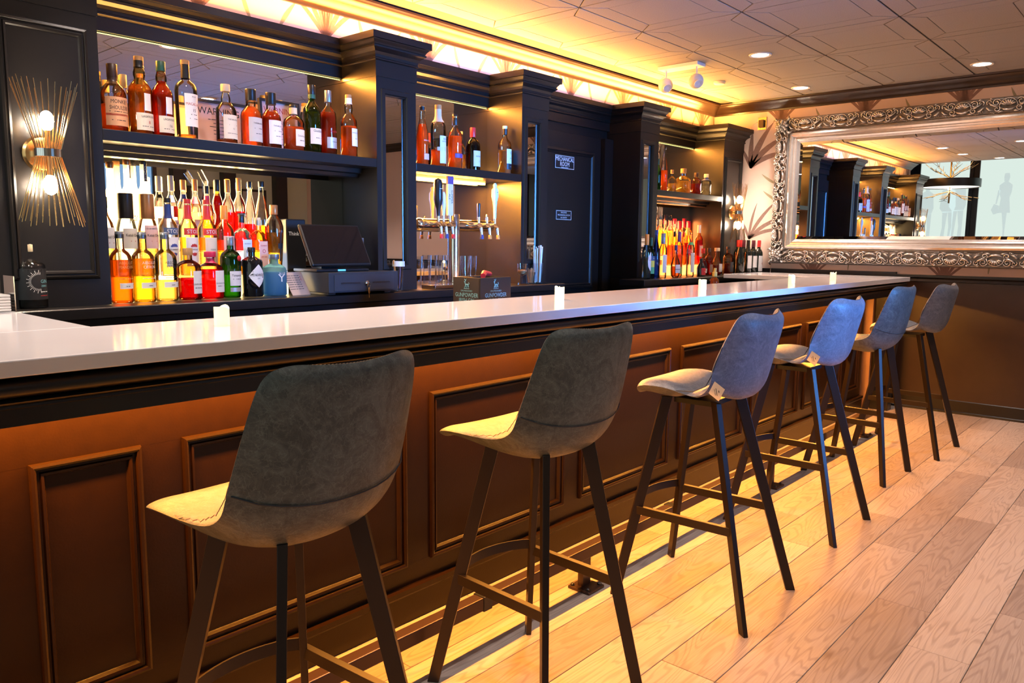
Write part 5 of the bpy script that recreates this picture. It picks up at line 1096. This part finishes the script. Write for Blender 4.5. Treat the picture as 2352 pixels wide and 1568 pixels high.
# bevel strips of the pane
m = MB(); B4 = []
for ins, out in ((.215, .0125), (.240, .0165)): B4.append([(-out, MY0+ins-OY, MZ0+ins-OZ), (-out, MY1-ins-OY, MZ0+ins-OZ), (-out, MY1-ins-OY, MZ1-ins-OZ), (-out, MY0+ins-OY, MZ1-ins-OZ)])
for i in range(4): j = (i+1) % 4; m.add([B4[0][i], B4[0][j], B4[1][j], B4[1][i]], [(0, 1, 2, 3)])
m.add(B4[1], [(0, 1, 2, 3)]); m.build('bevelled_pane', MIRR, t)
def spiral(cx, cy, r0, turns, a0, sgn, n=18, z=.012):
    return [(cx + r0*(1-.75*i/n)*cos(a0+sgn*2*PI*turns*i/n), cy + r0*(1-.75*i/n)*sin(a0+sgn*2*PI*turns*i/n), z+.006*i/n) for i in range(n+1)]
def orn_mesh(L):
    """scroll motif: u along the frame, v outwards, w out of the wall"""
    m = MB()
    for k in range(7):
        a = -1.15+2.3*k/6
        m.tube([(0+.008*sin(a), -.012+.006*cos(a), .016), (.042*sin(a), -.012+.040*cos(a), .026), (.052*sin(a), -.012+.050*cos(a), .014)], [.004, .0085, .004], 6)
    m.tube([(.058*sin(a), -.014+.056*cos(a), .014) for a in [-1.5+3.0*i/12 for i in range(13)]], .0055, 6)
    m.tube([(-.05, -.022, .014), (-.025, -.036, .02), (0, -.040, .022), (.025, -.036, .02), (.05, -.022, .014)], [.004, .008, .009, .008, .004], 6)
    for s in (-1, 1):
        mir = lambda pts: [(p[0]*s, p[1], p[2]) for p in pts]
        m.tube(mir(spiral(.078, .016, .028, 1.35, PI*.9, -1)), .0062, 6, .004)
        m.tube(mir(spiral(.072, -.030, .022, 1.2, PI*.6, 1)), .0055, 6, .0035)
        m.tube(mir([(.060, -.010, .012), (.085, -.010, .022), (.112, .004, .020), (.130, .028, .012)]), [.004, .008, .007, .003], 6)
        m.tube(mir([(.095, -.040, .012), (.118, -.036, .020), (.136, -.018, .018), (L/2, -.010, .012)]), [.003, .008, .008, .005], 6)
        m.tube(mir(spiral(L/2-.020, .022, .020, 1.1, -PI*.3, 1)), .005, 6, .003)
        m.tube(mir([(.100, .036, .01), (.112, .046, .018), (.128, .046, .012)]), [.003, .007, .003], 6)
        m.tube(mir([(.028, -.046, .01), (.05, -.050, .016), (.072, -.056, .010)]), [.003, .007, .003], 6)
        for q in range(5): m.sphere(mir([(.090+.011*q, -.058+.004*q, .012)])[0], .005, 6, 4)
    me = m.mesh('scroll_ornament'); me.materials.append(SILVER)
    for p in me.polygons: p.use_smooth = True
    return me
def rosette_mesh():
    m = MB()
    for ring, (n, r, w) in enumerate(((9, .058, .016), (7, .040, .016), (5, .022, .015))):
        for k in range(n):
            a = 2*PI*k/n + ring*.4
            m.tube([(r*.35*cos(a), r*.35*sin(a), .02+ring*.010), (r*.8*cos(a), r*.8*sin(a), .03+ring*.008), (r*cos(a+.25), r*sin(a+.25), .014+ring*.008)], [w*.6, w, w*.35], 7)
    m.sphere((0, 0, .05), .012, 10, 6)
    for k in range(4):
        a = PI/4+PI/2*k
        m.tube([(.05*cos(a), .05*sin(a), .014), (.085*cos(a), .085*sin(a), .02), (.10*cos(a+.25), .10*sin(a+.25), .010)], [.010, .012, .004], 7)
    me = m.mesh('corner_rosette'); me.materials.append(SILVER)
    for p in me.polygons: p.use_smooth = True
    return me
LM = .285; OM = orn_mesh(LM); RM = rosette_mesh(); vin = .060; off = .044
def orn(y, z, d):
    # d: 'b','t','l','r' side of the frame; w towards -X
    o = put('scroll_ornament', OM, None, t)
    u, v = {'t': ((0, -1, 0), (0, 0, 1)), 'b': ((0, 1, 0), (0, 0, -1)), 'l': ((0, 0, 1), (0, 1, 0)), 'r': ((0, 0, -1), (0, -1, 0))}[d]
    mm = Matrix((u, v, (-1, 0, 0))).transposed().to_4x4(); mm.translation = Vector((-off, y-OY, z-OZ)); o.matrix_local = mm @ Matrix.Diagonal((1, 1, 1.6, 1))
ny = round((MY1-MY0-.24)/LM); st = (MY1-MY0-.24)/ny
for i in range(ny):
    y = MY0+.12+st*(i+.5); orn(y, MZ1-vin, 't'); orn(y, MZ0+vin, 'b')
nz = round((MZ1-MZ0-.24)/LM); sz_ = (MZ1-MZ0-.24)/nz
for i in range(nz):
    z = MZ0+.12+sz_*(i+.5); orn(MY1-vin, z, 'l'); orn(MY0+vin, z, 'r')
for y in (MY0+.07, MY1-.07):
    for z in (MZ0+.07, MZ1-.07):
        o = put('corner_rosette', RM, None, t); mm = Matrix(((0, -1, 0), (0, 0, 1), (-1, 0, 0))).transposed().to_4x4(); mm.translation = Vector((-off, y-OY, z-OZ)); o.matrix_local = mm @ Matrix.Diagonal((1, 1, 1.6, 1))
# small brass plate
t = thing('brass_plate', 'small brass wall plate with dark fitting and thin wire beside the mirror', 'wall plate', (XW, 3.07, 2.385))
MB().box(-.008, -.001, -.04, .04, -.055, .055).build('plate', BRASS, t, bev=.002)
MB().box(-.035, -.0081, -.024, .024, -.035, .03).build('fitting', mat('dark_bronze', (.05, .03, .015), .35, metal=.6), t, bev=.003)
MB().tube([(-.03, .024, .02), (-.02, .08, -.01), (-.004, .12, -.06)], .002, 5).build('wire', CHROME, t)

# ================================================================== CEILING FIXTURES
DL = glow('downlight_disc', (1, .95, .90), 14)
names = ['over the bar before the mirror', 'close to the corner crown moulding', 'nearest the mirror wall centre', 'added over the middle of the floor', 'added over the floor behind the second stool', 'added over the camera side', 'added over the floor by the mirror wall', 'added beside the drop of the ceiling', 'added at the back of the room', 'at the back of the room by the mirror wall, added', 'added over the bartender aisle', 'added over the bar top by the second stool', 'added over the bar top by the first stool', 'added over the aisle before the till', 'added over the bar return by the gin bottle']  # entries marked added are lamps put in out of view
for i, (x, y) in enumerate(DOWN):
    t = thing('recessed_downlight', 'white round recessed ceiling downlight ' + names[i], 'downlight', (x, y, ZC-.006), 0, 'recessed downlights')
    MB().lathe([(.056, -.001), (.075, -.001), (.072, -.008), (.058, -.006)], 28, cap0=False, cap1=False).build('trim_ring', WHITE, t, True)
    MB().lathe([(.055, -.0045), (.055, -.003)], 28).build('lens', DL, t)
t = thing('track_spots', 'pair of white ball spotlights hanging from a ceiling plate', 'spotlight', (5.112, 2.92, ZC-.006))
MB().box(-.06, .06, -.16, .16, -.024, -.0005).build('ceiling_plate', WHITE, t, bev=.003)
for sy in (-.123, .123):
    b = MB().sphere((0, sy, -.125), .052, 20, 12).build('spot_head', WHITE, t, True)
    MB().tube([(0, sy, -.024), (0, sy, -.08)], .007, 8).build('stem', WHITE, t)
    MB().lathe([(.032, 0), (.030, -.006), (.018, -.004), (.016, .002)], 20, cap0=False).build('lens_ring', WHITE, b, True, loc=(-.030, sy-.034, -.148), rot=(-.55, .50, 0))
tag(MB().lathe([(.045, 0), (.045, -.012), (.038, -.02), (.001, -.02)], 24, (5.80, 2.97, ZC-.0065)).build('smoke_detector', WHITE, smooth=True), 'small white round detector on the ceiling near the crown', 'detector')
